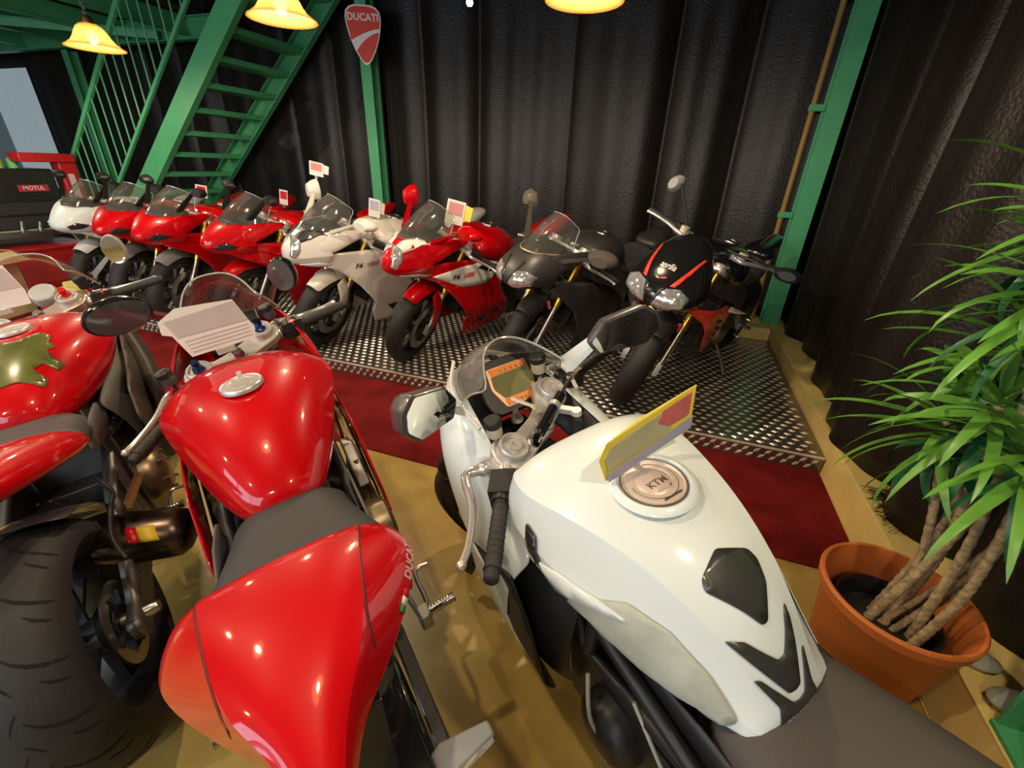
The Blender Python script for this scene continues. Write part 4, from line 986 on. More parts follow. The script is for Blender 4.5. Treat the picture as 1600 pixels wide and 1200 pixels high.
WB_ = white_bike()

# ================================================================== foreground: red sport bike with the solo tail cowl
DUC_TANK = [(1.085, [(0, .890), (.06, .889), (.115, .878), (.155, .858), (.168, .835), (.16, .80), (.12, .77), (0, .76)]),
            (1.035, [(0, .918), (.07, .916), (.13, .902), (.175, .876), (.200, .846), (.185, .79), (.14, .74), (0, .73)]),
            (.955, [(0, .934), (.07, .931), (.14, .916), (.202, .882), (.246, .85), (.212, .79), (.16, .72), (0, .70)]),
            (.82, [(0, .930), (.07, .926), (.138, .908), (.186, .868), (.208, .815), (.196, .745), (.15, .69), (0, .67)]),
            (.71, [(0, .912), (.062, .907), (.118, .882), (.156, .84), (.172, .785), (.164, .725), (.125, .68), (0, .66)]),
            (.60, [(0, .872), (.05, .867), (.094, .842), (.122, .805), (.132, .76), (.126, .715), (.095, .68), (0, .665)]),
            (.515, [(0, .818), (.036, .814), (.066, .798), (.085, .772), (.09, .745), (.085, .715), (.062, .69), (0, .68)]),
            (.475, [(0, .778), (.022, .776), (.04, .768), (.05, .755), (.052, .74), (.048, .725), (.036, .712), (0, .708)])]
def red_cowl_bike():
    B = Bike('motorcycle', 'glossy red sport motorcycle with solo tail cowl lettered DUCATI', (-.2717, .3444, 0), 142, 9, 28, 1.43)
    t = B.t
    tank = body(B, 'fuel_tank', DUC_TANK, RED, 2, (4,), .6)
    fuel_cap(B, (.80, 0, .929), .052, mat('satin_cap', (.6, .58, .56), .35, metal=.7, var=.04), parent=tank)
    q = MB(); q.bar((.845, 0, .934), (.865, 0, .936), .012, .01); put('cap_hinge', q.mesh('cap_hinge', ALU), tank)
    # seat
    S = [(.565, [(0, .70), (.05, .70), (.10, .69), (.14, .66), (.16, .62), (.15, .58), (0, .57)]),
         (.50, [(0, .775), (.04, .773), (.08, .758), (.115, .72), (.14, .66), (.14, .60), (0, .58)]),
         (.42, [(0, .768), (.06, .766), (.10, .753), (.135, .722), (.155, .67), (.15, .61), (0, .59)]),
         (.32, [(0, .778), (.075, .776), (.128, .766), (.168, .738), (.185, .69), (.165, .64), (0, .62)]),
         (.23, [(0, .795), (.085, .793), (.142, .784), (.182, .758), (.192, .715), (.165, .68), (0, .66)]),
         (.17, [(0, .83), (.08, .828), (.135, .815), (.172, .785), (.18, .75), (.155, .72), (0, .70)])]
    seat = body(B, 'seat', S, mat('grey_seat_vinyl', (.034, .034, .037), .58, var=.05, bump=.15, bscale=500), 2)
    # cowl
    C = [(.212, [(0, .862), (.06, .862), (.118, .855), (.152, .838), (.164, .822), (.150, .808), (.08, .804), (0, .804)]),
         (.204, [(0, .874), (.06, .874), (.122, .866), (.164, .846), (.178, .824), (.158, .802), (.08, .796), (0, .796)]),
         (.15, [(0, .888), (.07, .887), (.122, .876), (.176, .846), (.200, .812), (.175, .782), (.09, .776), (0, .776)]),
         (.10, [(0, .897), (.065, .896), (.112, .884), (.160, .848), (.184, .808), (.162, .776), (.08, .77), (0, .77)]),
         (.04, [(0, .905), (.058, .904), (.100, .890), (.130, .852), (.146, .806), (.128, .776), (.07, .77), (0, .77)]),
         (-.03, [(0, .908), (.048, .907), (.080, .892), (.090, .862), (.095, .815), (.082, .786), (.05, .78), (0, .78)]),
         (-.06, [(0, .908), (.040, .907), (.064, .893), (.070, .866), (.070, .825), (.06, .80), (.04, .79), (0, .79)]),
         (-.10, [(0, .905), (.026, .904), (.042, .892), (.047, .87), (.046, .84), (.04, .82), (.026, .81), (0, .81)]),
         (-.15, [(0, .900), (.015, .899), (.025, .888), (.028, .872), (.027, .85), (.023, .835), (.015, .83), (0, .83)]),
         (-.21, [(0, .893), (.008, .892), (.013, .886), (.015, .876), (.014, .862), (.012, .853), (.008, .85), (0, .85)])]
    cowl = body(B, 'tail_cowl', C, RED, 2, (2, 4), .62)
    bv = bvh_of(cowl); SEAM = mat('dark_red_seam', (.09, .002, .004), .5)
    for s in (1, -1):
        a, b, w = (.199, s * .128), (-.05, s * .0835), .0016
        decal('panel_seam', [(a[0], a[1] - w), (a[0], a[1] + w), (b[0], b[1] + w * .8), (b[0], b[1] - w * .8)], bv, 'z', SEAM, cowl, rd=0, off=.0004, solid=.0006, step=.02)
    # side script: lettering and tricolour on the right flank of the cowl
    lm = text_mesh('DUCATI', .021, .01, .03, .1, 1.02); lm.materials.clear(); lm.materials.append(mat('white_script', (.75, .72, .72), .5))
    tri = [((.010, .017), mat('flag_red', (.4, .0, .02), .5)), ((-.002, .005), mat('flag_white', (.6, .6, .58), .5)), ((-.016, -.009), mat('flag_green', (.02, .22, .05), .5))]
    for v in lm.vertices:
        h = bv.ray_cast(Vector((.115 + v.co.x * .95, -1, .818 + v.co.y)), Vector((0, 1, 0)))
        v.co = h[0] + Vector((0, -.0012, 0)) if h[0] else Vector((.105 + v.co.x, -.18, .80))
    put('side_lettering', lm, cowl)
    for i, m_ in enumerate((mat('flag_red', (.35, .0, .02), .5), mat('flag_white', (.6, .6, .58), .5), mat('flag_green', (.02, .22, .05), .5))):
        x = .062 - i * .011; decal('flag_stripe', [(x, .810), (x - .0105, .810), (x - .0105, .823), (x, .823)], bv, 'y', m_, cowl, rd=0, sign=-1, step=.01)
    # rear number-plate hanger and hugger seen under the cowl
    m = MB(); m.rings([[Vector((x, s_ * w, z)) for s_, dz in ((1, 0), (-1, 0))] for x, w, z in ()] or [[Vector((-.02, .07, .79)), Vector((-.02, -.07, .79)), Vector((-.05, -.07, .78)), Vector((-.05, .07, .78))], [Vector((-.10, .045, .62)), Vector((-.10, -.045, .62)), Vector((-.13, -.045, .61)), Vector((-.13, .045, .61))], [Vector((-.26, .05, .46)), Vector((-.26, -.05, .46)), Vector((-.272, -.05, .45)), Vector((-.272, .05, .45))]])
    m.build('plate_hanger', GLOSSBLK, t, bevel=.006)
    m = MB(); rows = []
    for k in range(9):
        a = R(-62 + 100 * k / 8); rows.append([(math.sin(a) * -1 * .345 * -1, u * .10, B.Rr + math.cos(a) * (.345 - .02 * abs(u))) for u in (-1, -.6, 0, .6, 1)])
    m.grid(rows).build('rear_hugger', GLOSSBLK, t, subsurf=1, solid=.004)
    for s in (1, -1):
        m = MB(); m.rings([[Vector((x, s * y + dy, z + dz)) for dy, dz in ((-.012, -h), (.012, -h), (.012, h), (-.012, h))] for x, y, z, h in ((.50, .13, .60, .03), (.25, .125, .70, .03), (.0, .09, .78, .025))]); m.build('subframe', BLACK, t, bevel=.004)
        # side panels under the seat
        panel('seat_side_cover', [(.60, .70), (.48, .72), (.36, .70), (.34, .60), (.42, .54), (.56, .56)], lambda x, z: .158 + .02 * (.7 - z), GREY, t, side=s, rd=.02)
        # fairing: red flank, black inner, belly
        yf = lambda x, z: .232 - .55 * max(0, x - 1.12) ** 1.3 - .22 * max(0, .42 - z) - .12 * max(0, z - .66)
        panel('side_fairing', [(1.46, .80), (1.16, .84), (1.00, .80), (.80, .70), (.64, .55), (.60, .47), (.70, .50), (.95, .64), (1.1, .62), (1.16, .42), (1.20, .36), (1.30, .55), (1.50, .68)], yf, RED, t, side=s, rd=.015)
        panel('lower_fairing', [(1.16, .60), (.95, .62), (.72, .47), (.52, .38), (.50, .30), (.62, .22), (1.0, .19), (1.18, .24)], lambda x, z: yf(x, z) - .006, GLOSSBLK, t, side=s, rd=.02)
        panel('lower_fairing_trim', [(.86, .42), (.62, .36), (.48, .34), (.47, .27), (.60, .19), (1.0, .16), (1.2, .22), (1.0, .26), (.68, .28)], yf, RED, t, side=s, rd=.02)
        # upper fairing shoulder beside the bars
        rows = [[(1.60, .04, .86), (1.60, .08, .84), (1.60, .10, .80), (1.58, .10, .74)], [(1.48, .115, .915), (1.48, .15, .89), (1.47, .175, .84), (1.46, .165, .74)], [(1.36, .15, .945), (1.36, .185, .915), (1.36, .208, .84), (1.36, .20, .74)], [(1.25, .175, .915), (1.25, .20, .89), (1.26, .220, .83), (1.27, .215, .75)], [(1.14, .195, .875), (1.14, .212, .86), (1.15, .226, .82), (1.16, .222, .76)], [(1.04, .208, .84), (1.04, .218, .83), (1.05, .226, .80), (1.06, .222, .77)]]
        MB().grid([[(x, s * y, z) for x, y, z in r] for r in rows]).build('upper_fairing', RED, t, subsurf=2, solid=.005, solid_off=-1 if s > 0 else 1)
    N = [(1.70, [(0, .80), (.03, .798), (.05, .785), (.055, .77), (.04, .755), (0, .75)]), (1.66, [(0, .85), (.05, .845), (.085, .83), (.095, .79), (.075, .75), (0, .735)]), (1.60, [(0, .865), (.06, .86), (.10, .845), (.115, .80), (.10, .74), (0, .72)]), (1.55, [(0, .85), (.06, .845), (.10, .83), (.12, .79), (.11, .73), (0, .71)])]
    body(B, 'nose_fairing', N, RED)
    rows = [[(1.64, 0, .87), (1.61, .05, .875), (1.54, .10, .895), (1.44, .145, .92), (1.36, .165, .93)], [(1.53, 0, 1.01), (1.515, .05, 1.008), (1.47, .09, 1.002), (1.40, .125, .99), (1.33, .148, .97)], [(1.44, 0, 1.07), (1.43, .045, 1.067), (1.40, .08, 1.055), (1.35, .108, 1.035), (1.30, .13, 1.005)], [(1.35, 0, 1.105), (1.343, .04, 1.102), (1.325, .07, 1.088), (1.295, .092, 1.065), (1.26, .11, 1.03)]]
    screen(B, rows, CLEAR, edge=False)
    m = MB(); m.tube(spline([(1.355, .165, .94), (1.30, .135, 1.0), (1.265, .112, 1.03), (1.297, .092, 1.066), (1.325, .07, 1.089), (1.343, .04, 1.103), (1.35, 0, 1.106), (1.343, -.04, 1.103), (1.325, -.07, 1.089), (1.297, -.092, 1.066), (1.265, -.112, 1.03), (1.30, -.135, 1.0), (1.355, -.165, .94)], 4), .003, 6); m.build('screen_edge_highlight', mat('screen_edge_highlight', (.6, .6, .58), .1, metal=.5), t)
    m = MB(); m.box((1.40, 0, .875), (.16, .19, .05), (0, R(-30), 0)); m.build('instrument_panel', BLACK, t, bevel=.012)
    add_wheel(B, True, GOLD if False else DKALU); rw = add_wheel(B, False, DKALU)
    add_fork(B, BRONZE, STEEL, .112, ALU, ALU); add_clipons(B, .112, .045, .02, .09, .36)
    for s in (1, -1):
        m = MB(); a = B.ft + Vector((0, s * .112, 0)); m.lathe([(0, .05), (.011, .05), (.012, .022), (.016, .020), (.018, .012)], a, B.up, 16); B.p('fork_adjuster', m.mesh('fork_adjuster', mat('blue_anodised', (.05, .09, .25), .25, metal=1)), B.S)
    add_reservoir(B, B.ft + Vector((.055, .18, .0)), .02, .03, mat('smoke_reservoir', (.06, .05, .05), .4)); add_reservoir(B, B.ft + Vector((.055, -.19, .0)), .02, .03, mat('smoke_reservoir', (.06, .05, .05), .4))
    fender(B, RED)
    MH = mat('dark_red_stalk', (.13, .004, .008), .3, coat=1)
    mirror(B, (1.46, .15, .95), (1.335, .275, 1.04), (.185, .125), 18, -18, 'oval', GLOSSBLK, MH, stalk_flat=True, depth=.06, glassm=mat('mirror_dark_reflection', (.05, .05, .055), .12, coat=1))  # dark glass colour stands in for a dark reflection
    mirror(B, (1.46, -.15, .95), (1.25, -.205, 1.075), (.10, .125), 30, 0, 'drop', GLOSSBLK, MH, stalk_flat=True, depth=.06, glassm=mat('mirror_dark_reflection', (.05, .05, .055), .12, coat=1))  # dark reflection painted into the glass colour here too
    engine(B); trellis(B, BLACK, .145); swingarm(B, DKALU); kickstand(B, 9)
    footpegs(B, (-1,), ALU, .27, .43, spread=.18); footpegs(B, (1,), ALU, .27, .43, spread=.18)
    for s in (1, -1):
        m = MB(); m.tube([(.26, s * .05, .56), (.20, s * .05, .62), (.04, s * .05, .70), (.03, s * .05, .705)], [.03, .045, .045, .036], 20); m.build('silencer', DKALU, t)
        m = MB(); a = Vector((-.10, s * .06, .60)); m.rings([[a + Vector((.012, 0, -.01)), a + Vector((-.012, 0, -.01)), a + Vector((-.012, 0, .01)), a + Vector((.012, 0, .01))], [a + Vector((.03, s * .055, -.024)), a + Vector((-.02, s * .055, -.024)), a + Vector((-.02, s * .055, .016)), a + Vector((.03, s * .055, .016))], [a + Vector((.018, s * .135, -.006)), a + Vector((-.006, s * .135, -.006)), a + Vector((-.006, s * .135, .006)), a + Vector((.018, s * .135, .006))]]); o = m.build('turn_signal', LGREY, t, bevel=.004)
        m = MB(); m.rings([[a + Vector((-.021, s * .05, -.018)), a + Vector((-.026, s * .05, 0)), a + Vector((-.021, s * .05, .012))], [a + Vector((-.008, s * .13, -.006)), a + Vector((-.014, s * .13, 0)), a + Vector((-.008, s * .13, .005))]]); put('signal_lens', m.mesh('signal_lens', LENS), o)
    m = MB(); m.lathe([(0, -.026), (.005, -.024), (.008, -.008), (.007, .02)], (.045, .135, .785), (0, 0, 1), 12); m.build('bag_hook', DKRED, t)
    m = MB(); m.rings([[Vector((.10, -.02, .70)), Vector((.10, -.055, .70)), Vector((.08, -.055, .69)), Vector((.08, -.02, .69))], [Vector((.05, .01, .52)), Vector((.05, -.10, .52)), Vector((.035, -.10, .51)), Vector((.035, .01, .51))], [Vector((.02, .0, .47)), Vector((.02, -.085, .47)), Vector((.01, -.085, .465)), Vector((.01, 0, .465))]]); m.build('splash_guard', mat('smoked_grey_guard', (.06, .065, .06), .3, coat=.6), t, bevel=.006)
    m = MB()
    for k in range(40): pass
    pts = [(.36 + .03 * math.cos(k * .8), .10 + .03 * math.sin(k * .8), .42 + .0045 * k) for k in range(48)]
    m.tube(pts, .006, 6); m.build('shock_spring', YELLOW, t)
    # radiator-side clutter: clutch housing and hoses on the right
    m = MB(); m.lathe([(0, -.228), (.05, -.226), (.068, -.215), (.075, -.19), (.075, -.12)], (.60, 0, .46), (0, 1, 0), 28); m.tube(spline([(.72, -.19, .62), (.70, -.20, .55), (.66, -.2, .5)], 4), .008, 8); m.build('clutch_housing', BRONZE, t)
    m = MB()
    m.rings([[Vector((.80, -.20, .66)), Vector((.76, -.20, .66)), Vector((.76, -.17, .66)), Vector((.80, -.17, .66))], [Vector((.70, -.205, .56)), Vector((.66, -.205, .56)), Vector((.66, -.17, .56)), Vector((.70, -.17, .56))]]); m.build('frame_bracket', ALU, t, bevel=.006)
    # price card in front of the tank
    Mw = t.matrix_world
    pc = thing('price_card', 'pale pink paper price card standing in front of the red tank cap', 'price card')
    pc.matrix_world = Mw @ Matrix.Translation((1.045, .02, .955)) @ Matrix.Rotation(R(6), 4, 'Z') @ Matrix.Rotation(R(8), 4, 'Y')
    MB().prism([(.085, 0), (.105, .07), (.125, .08), (.12, .115), (.07, .14), (-.07, .125), (-.095, .03), (-.085, 0)], 0, .0015, lambda u, v, h: (h, u, v)).build('card', PAPER, pc, smooth=False)
    MB().prism([(.095, .062), (.108, .112), (-.068, .121), (-.088, .058)], -.002, -.0005, lambda u, v, h: (h, u, v)).build('printed_band', LILAC, pc, smooth=False)
    for i in range(4):
        z = .012 + .011 * i; MB().prism([(.078 + .002 * i, z), (.078 + .002 * i, z + .003), (-.08, z + .003), (-.08, z)], -.002, -.0005, lambda u, v, h: (h, u, v)).build('printed_line', mat('faint_print', (.5, .42, .40), .6), pc, smooth=False)
    MB().box((0, 0, -.008), (.02, .05, .02)).build('clip', mat('clear_clip', (.7, .66, .6), .15), pc, bevel=.003)
    return B
RB_ = red_cowl_bike()

# ================================================================== foreground left: red bike with the green camouflage patch
def camo_bike():
    off = .15
    B = Bike('motorcycle', 'red sport motorcycle at the left edge with green camouflage patch and wide rear tyre', (-1.086 - off * math.cos(R(144)) * -1 * 1.0, .2563 + off * math.sin(R(144)) , 0), 144, 9, 24, 1.44, Rr=.325)
    t = B.t
    tank = body(B, 'fuel_tank', DUC_TANK, RED, 2, (4,), .6)
    bv = bvh_of(tank); CAMO = mat('olive_camouflage', (.10, .11, .025), .25, coat=1, var=.25, scale=18)
    decal('camouflage_patch', [(.74, -.02), (.78, -.075), (.755, -.10), (.72, -.095), (.70, -.11), (.685, -.09), (.655, -.10), (.64, -.12), (.61, -.105), (.625, -.08), (.60, -.06), (.57, -.085), (.545, -.075), (.56, -.03), (.55, .05), (.60, .10), (.70, .09), (.76, .05)], bv, 'z', CAMO, tank, rd=.006)
    q = MB()
    fuel_cap(B, (.83, 0, .93), .05, parent=tank)
    # grey air-duct / lower tank cover on the right and left
    for s in (1, -1):
        yf = lambda x, z: .222 - .10 * max(0, x - 1.05) - .25 * max(0, .55 - z) - .06 * max(0, z - .66)
        panel('duct_cover', [(1.16, .84), (1.0, .80), (.84, .735), (.66, .69), (.58, .62), (.62, .48), (.84, .38), (1.05, .40), (1.17, .60)], yf, mat('warm_grey_plastic', (.085, .075, .062), .4, coat=.3, var=.08), t, side=s, rd=.02)
        m = MB(); m.tube(spline([(1.06, s * .215, .78), (.92, s * .245, .68), (.80, s * .25, .58), (.80, s * .235, .46)], 5), .022, 12); m.build('duct_tube', mat('warm_dark_grey', (.048, .042, .036), .5), t)
        rows = [[(1.20, .16, .85), (1.20, .205, .82), (1.20, .235, .70), (1.20, .23, .55)], [(.96, .185, .79), (.96, .225, .75), (.96, .247, .64), (.96, .238, .47)], [(.76, .155, .72), (.76, .20, .68), (.76, .228, .57), (.76, .214, .44)], [(.60, .125, .69), (.60, .16, .65), (.60, .185, .55), (.60, .175, .45)]]
        MB().grid([[(x, s * y, z) for x, y, z in r] for r in rows]).build('tank_cover', mat('warm_dark_grey', (.048, .042, .036), .5, coat=.2, var=.08), t, subsurf=2, solid=.005, solid_off=-1 if s > 0 else 1)
        m = MB()
        for k in range(3): m.ball((1.0 - .09 * k, s * (.203 + .004 * k), .70 - .06 * k), .008, 8)
        panel('side_fairing', [(1.45, .84), (1.20, .84), (1.12, .74), (1.14, .50), (1.24, .45), (1.42, .66), (1.55, .72)], lambda x, z: .222 - .5 * max(0, x - 1.2), DKRED, t, side=s, rd=.02)
        panel('seat_panel', [(.58, .715), (.46, .72), (.34, .71), (.30, .68), (.42, .64), (.57, .64)], lambda x, z: .150 - .02 * (x - .4), GREY, t, side=s, rd=.02)
    S = [(.56, [(0, .735), (.05, .734), (.095, .725), (.125, .70), (.13, .66), (.11, .63), (0, .62)]), (.42, [(0, .765), (.07, .764), (.12, .752), (.15, .725), (.155, .69), (.13, .66), (0, .65)]), (.27, [(0, .785), (.08, .784), (.135, .772), (.165, .745), (.165, .71), (.14, .69), (0, .68)]), (.18, [(0, .83), (.07, .828), (.12, .815), (.14, .79), (.14, .76), (.12, .74), (0, .73)])]
    body(B, 'seat', S, SEATM)
    S = [(.40, [(0, .735), (.06, .734), (.11, .728), (.14, .71), (.145, .69), (.12, .67), (0, .665)]), (.30, [(0, .785), (.08, .784), (.135, .772), (.168, .745), (.174, .71), (.15, .685), (0, .675)]), (.16, [(0, .835), (.07, .834), (.12, .82), (.15, .79), (.155, .75), (.13, .725), (0, .715)]), (-.02, [(0, .87), (.05, .869), (.085, .858), (.105, .835), (.105, .80), (.085, .78), (0, .77)]), (-.18, [(0, .89), (.03, .889), (.05, .882), (.06, .868), (.06, .85), (.05, .838), (0, .83)]), (-.25, [(0, .885), (.015, .884), (.02, .88), (.022, .874), (.022, .868), (.02, .864), (0, .86)])]
    body(B, 'tail_cowl', S, RED)
    m = MB(); m.rings([[Vector((.10, .05, .80)), Vector((.10, -.05, .80)), Vector((.06, -.05, .78)), Vector((.06, .05, .78))], [Vector((-.14, .04, .70)), Vector((-.14, -.04, .70)), Vector((-.16, -.04, .68)), Vector((-.16, .04, .68))]]); m.build('plate_bracket', ALU, t, bevel=.004)
    # carbon rear hugger with silver strut, tail pipe with label
    rows = []
    for k in range(10):
        a = R(12 + 52 * k / 9); rows.append([(math.sin(a) * .352, u * .115, B.Rr + math.cos(a) * (.352 - .03 * u * u)) for u in (-1, -.6, 0, .6, 1)])
    MB().grid(rows).build('rear_hugger', CARBON, t, subsurf=1, solid=.005)
    m = MB(); m.tube([(.16, -.275, .385), (.165, -.262, .39), (.175, -.23, .405), (.195, -.12, .44), (.205, -.075, .452), (.206, -.07, .453)], [.05, .066, .074, .074, .062, .05], 28); m.tube(spline([(.62, -.08, .24), (.45, -.16, .26), (.30, -.20, .34), (.18, -.22, .40)], 4), .028, 12); ex = m.build('silencer', mat('dark_titanium', (.10, .075, .06), .3, metal=1, var=.15, scale=6), t)
    m = MB(); m.tube([(.2045, -.078, .451), (.2075, -.062, .4555)], .044, 24); put('silencer_tip', m.mesh('silencer_tip', BLACK), ex)
    for y0, y1, c in ((-.215, -.175, YELLOW), (-.175, -.152, DKRED)):
        rows = []
        for k in range(5):
            a = R(28 + 9 * k); rows.append([(.175 + (yy + .23) * .18 - .0755 * math.sin(a), yy, .405 + (yy + .23) * .32 + .0755 * math.cos(a)) for yy in (y0, y1)])
        MB().grid(rows).build('warning_label', c, ex, solid=.001)
    for s in (1, -1):
        panel('side_spar', [(.55, .60), (.30, .52), (.02, .36), (-.06, .35), (-.06, .29), (.05, .28), (.40, .36), (.55, .42)], lambda x, z: .135, DKALU, t, side=s, rd=.02, solid=.03)
    N = [(1.72, [(0, .83), (.03, .828), (.05, .815), (.055, .79), (.04, .765), (0, .76)]), (1.63, [(0, .90), (.05, .895), (.09, .87), (.10, .82), (.08, .76), (0, .745)]), (1.52, [(0, .92), (.06, .915), (.11, .89), (.125, .82), (.11, .75), (0, .73)])]
    body(B, 'nose_fairing', N, RED)
    rows = [[(1.62, 0, .93), (1.59, .06, .93), (1.52, .115, .93), (1.42, .16, .935), (1.32, .18, .925)], [(1.52, 0, 1.005), (1.50, .055, 1.0), (1.45, .10, .99), (1.38, .135, .98), (1.30, .16, .96)], [(1.42, 0, 1.06), (1.41, .05, 1.055), (1.375, .09, 1.045), (1.325, .12, 1.025), (1.27, .14, 1.0)], [(1.33, 0, 1.09), (1.32, .045, 1.086), (1.30, .08, 1.073), (1.265, .105, 1.05), (1.225, .12, 1.02)]]
    screen(B, rows, CLEAR)
    m = MB(); m.lathe([(0, .02), (.04, .02), (.046, .012), (.046, -.02), (0, -.02)], (1.32, .0, .93), (-.6, 0, .8), 28); g = m.build('tachometer', ALU, t)
    m = MB(); m.lathe([(0, .022), (.038, .022), (.038, .020)], (1.32, 0, .93), (-.6, 0, .8), 28); put('dial', m.mesh('dial', mat('dial_white', (.32, .32, .35), .35)), g)
    MB().box((1.36, -.085, .925), (.07, .06, .03), (0, R(-30), 0)).build('instrument_panel', mat('pale_yellow_panel', (.55, .48, .16), .5), t, bevel=.006)
    add_wheel(B, True, DKALU); rw = add_wheel(B, False, BLACK, .105)
    # tread grooves of the wide rear tyre
    m = MB(); w, b = .105, .075
    def tp(th, u): a = R(88 * u); r = B.Rr - b + b * math.cos(a) + .0006; return Vector((r * math.cos(th), w * math.sin(a), r * math.sin(th)))
    def groove(th0, pts, wd):
        n = len(pts); L = []; Rr_ = []
        for i, (dt, u) in enumerate(pts):
            k = wd * math.sin(PI * (i + .35) / (n - .3)) + .0006; L.append(tp(th0 + dt + k / B.Rr, u)); Rr_.append(tp(th0 + dt - k / B.Rr, u))
        m.grid([L, Rr_])
    for k in range(15):
        th = 2 * PI * k / 15
        for s in (1, -1):
            o2 = .21 if s < 0 else 0
            groove(th + o2, [(-.02, s * .06), (.05, s * .16), (.10, s * .28), (.135, s * .42), (.155, s * .58), (.16, s * .72)], .0042)
            groove(th + o2 + .2, [(.02, s * .34), (.055, s * .42), (.08, s * .52), (.095, s * .62)], .0035)
            groove(th + o2 + .12, [(0, -s * .04), (.05, s * .03), (.1, s * .08)], .003)
    g = m.build('tread_grooves', GROOVE, rw); g['kind'] = 'stuff'
    add_fork(B, GOLD, STEEL, .11, mat('pink_alloy', (.62, .50, .44), .35, metal=.8), ALU); add_clipons(B, .11, .045, .02, .09, .37)
    m = MB(); a = B.ft + Vector((0, -.11, 0)); m.lathe([(0, .045), (.012, .045), (.014, .022), (.02, .02)], a, B.up, 14); B.p('fork_adjuster', m.mesh('fork_adjuster', DKRED), B.S)
    add_reservoir(B, B.ft + Vector((.05, -.19, .0)), .02, .03, BLACK)
    mirror(B, (1.42, -.16, .95), (1.30, -.285, 1.05), (.085, .13), 15, 0, 'drop', LGREY, LGREY, stalk_flat=True, depth=.05)
    mirror(B, (1.42, .16, .95), (1.30, .285, 1.05), (.085, .13), 15, 0, 'drop', LGREY, LGREY, stalk_flat=True, depth=.05)
    engine(B); trellis(B, BLACK, .13); swingarm(B, BLACK); kickstand(B, 9); footpegs(B, (-1, 1), DKALU, .30, .40, spread=.17); fender(B, RED)
    m = MB(); m.bar((.40, -.175, .50), (.16, -.19, .56), .012, .022); m.build('exhaust_hanger', mat('copper_bracket', (.45, .22, .14), .35, metal=.8), t)
    m = MB(); m.tube(spline([(.30, -.12, .60), (.22, -.16, .58), (.12, -.175, .60), (.06, -.16, .55), (.02, -.17, .50)], 5), .006, 8); m.build('cable', BLACK, t)
    pc = thing('price_card', 'pale paper price card at the left edge on the camouflage motorcycle', 'price card')
    pc.matrix_world = t.matrix_world @ Matrix.Translation((1.06, .06, .955)) @ Matrix.Rotation(R(5), 4, 'Z') @ Matrix.Rotation(R(8), 4, 'Y')
    MB().prism([(.09, 0), (.09, .13), (-.07, .14), (-.085, .05), (-.08, 0)], 0, .0015, lambda u, v, h: (h, u, v)).build('card', PAPER, pc, smooth=False)
    MB().prism([(.085, .06), (.085, .12), (-.065, .13), (-.08, .06)], -.002, -.0005, lambda u, v, h: (h, u, v)).build('printed_band', LILAC, pc, smooth=False)
    MB().box((0, 0, -.008), (.02, .05, .02)).build('clip', mat('clear_clip', (.7, .66, .6), .15), pc, bevel=.003)
    return B
LB_ = camo_bike()

# ================================================================== the row on the platform
def yf_sport(x, z): return .228 - .30 * max(0, x - 1.12) ** 1.25 - .30 * max(0, .42 - z) - .10 * max(0, z - .62) - .03 * max(0, .8 - x)
SPORT_SEAT = [(.56, [(0, .72), (.05, .719), (.09, .71), (.115, .69), (.12, .66), (.10, .63), (0, .62)]), (.42, [(0, .765), (.06, .764), (.11, .752), (.14, .725), (.145, .69), (.12, .66), (0, .65)]), (.26, [(0, .785), (.07, .784), (.12, .772), (.15, .745), (.15, .71), (.13, .69), (0, .68)]), (.16, [(0, .835), (.06, .833), (.10, .82), (.12, .80), (.12, .77), (.10, .75), (0, .74)])]
def flat_text(B, txt, size, at, m_, parent=None, off=.004, slope=.0, shear=.25, spacing=1., yf=None, bold=.02):
    """lettering wrapped onto the left flank; reads along -x for someone at the bike's left"""
    me = text_mesh(txt, size, .004, bold, shear, spacing); me.materials.clear(); me.materials.append(m_)
    for v in me.vertices:
        x = at[0] - v.co.x; z = at[1] + v.co.y + slope * v.co.x; v.co = Vector((x, (yf or yf_sport)(x, z) + off + v.co.z * .2, z))
    return put('side_lettering', me, parent or B.t)
def common_row(B, lean, fork=GOLD, rim=DKALU, w_=.06):
    MB().box((1.28, 0, .80), (.26, .10, .16)).build('dark_headstock_block', BLACK, B.t, bevel=.015)  # black box added behind the forks so the fairing opening looks dark
    add_wheel(B, True, rim, w_); add_wheel(B, False, rim); add_fork(B, fork, STEEL, .105); engine(B); swingarm(B); kickstand(B, lean)
def tiny_card(B, at, size, label, m1, m2, rz=0, ry=0, extra=None):
    pc = thing('price_card', label, 'price card'); pc.matrix_world = B.t.matrix_world @ Matrix.Translation(at) @ Matrix.Rotation(R(rz), 4, 'Z') @ Matrix.Rotation(R(ry), 4, 'Y')
    w, h = size; fn = lambda u, v, hh: (hh, u, v)
    MB().prism([(-w / 2, 0), (w / 2, 0), (w / 2, h), (-w / 2, h)], 0, .002, fn).build('card', m1, pc, smooth=False)
    MB().prism([(-w * .38, h * .38), (w * .4, h * .38), (w * .4, h * .9), (-w * .38, h * .9)], .002, .003, fn).build('printed_field', m2, pc, smooth=False)
    MB().box((0, 0, -.01), (.012, .02, .022)).build('clip', STEEL, pc, smooth=False)
    if extra: MB().prism([(w * .2, h * .3), (w * .85, h * .25), (w * .9, h * .85), (w * .3, h * .95)], -.004, -.002, fn).build('second_tag', extra, pc, smooth=False)

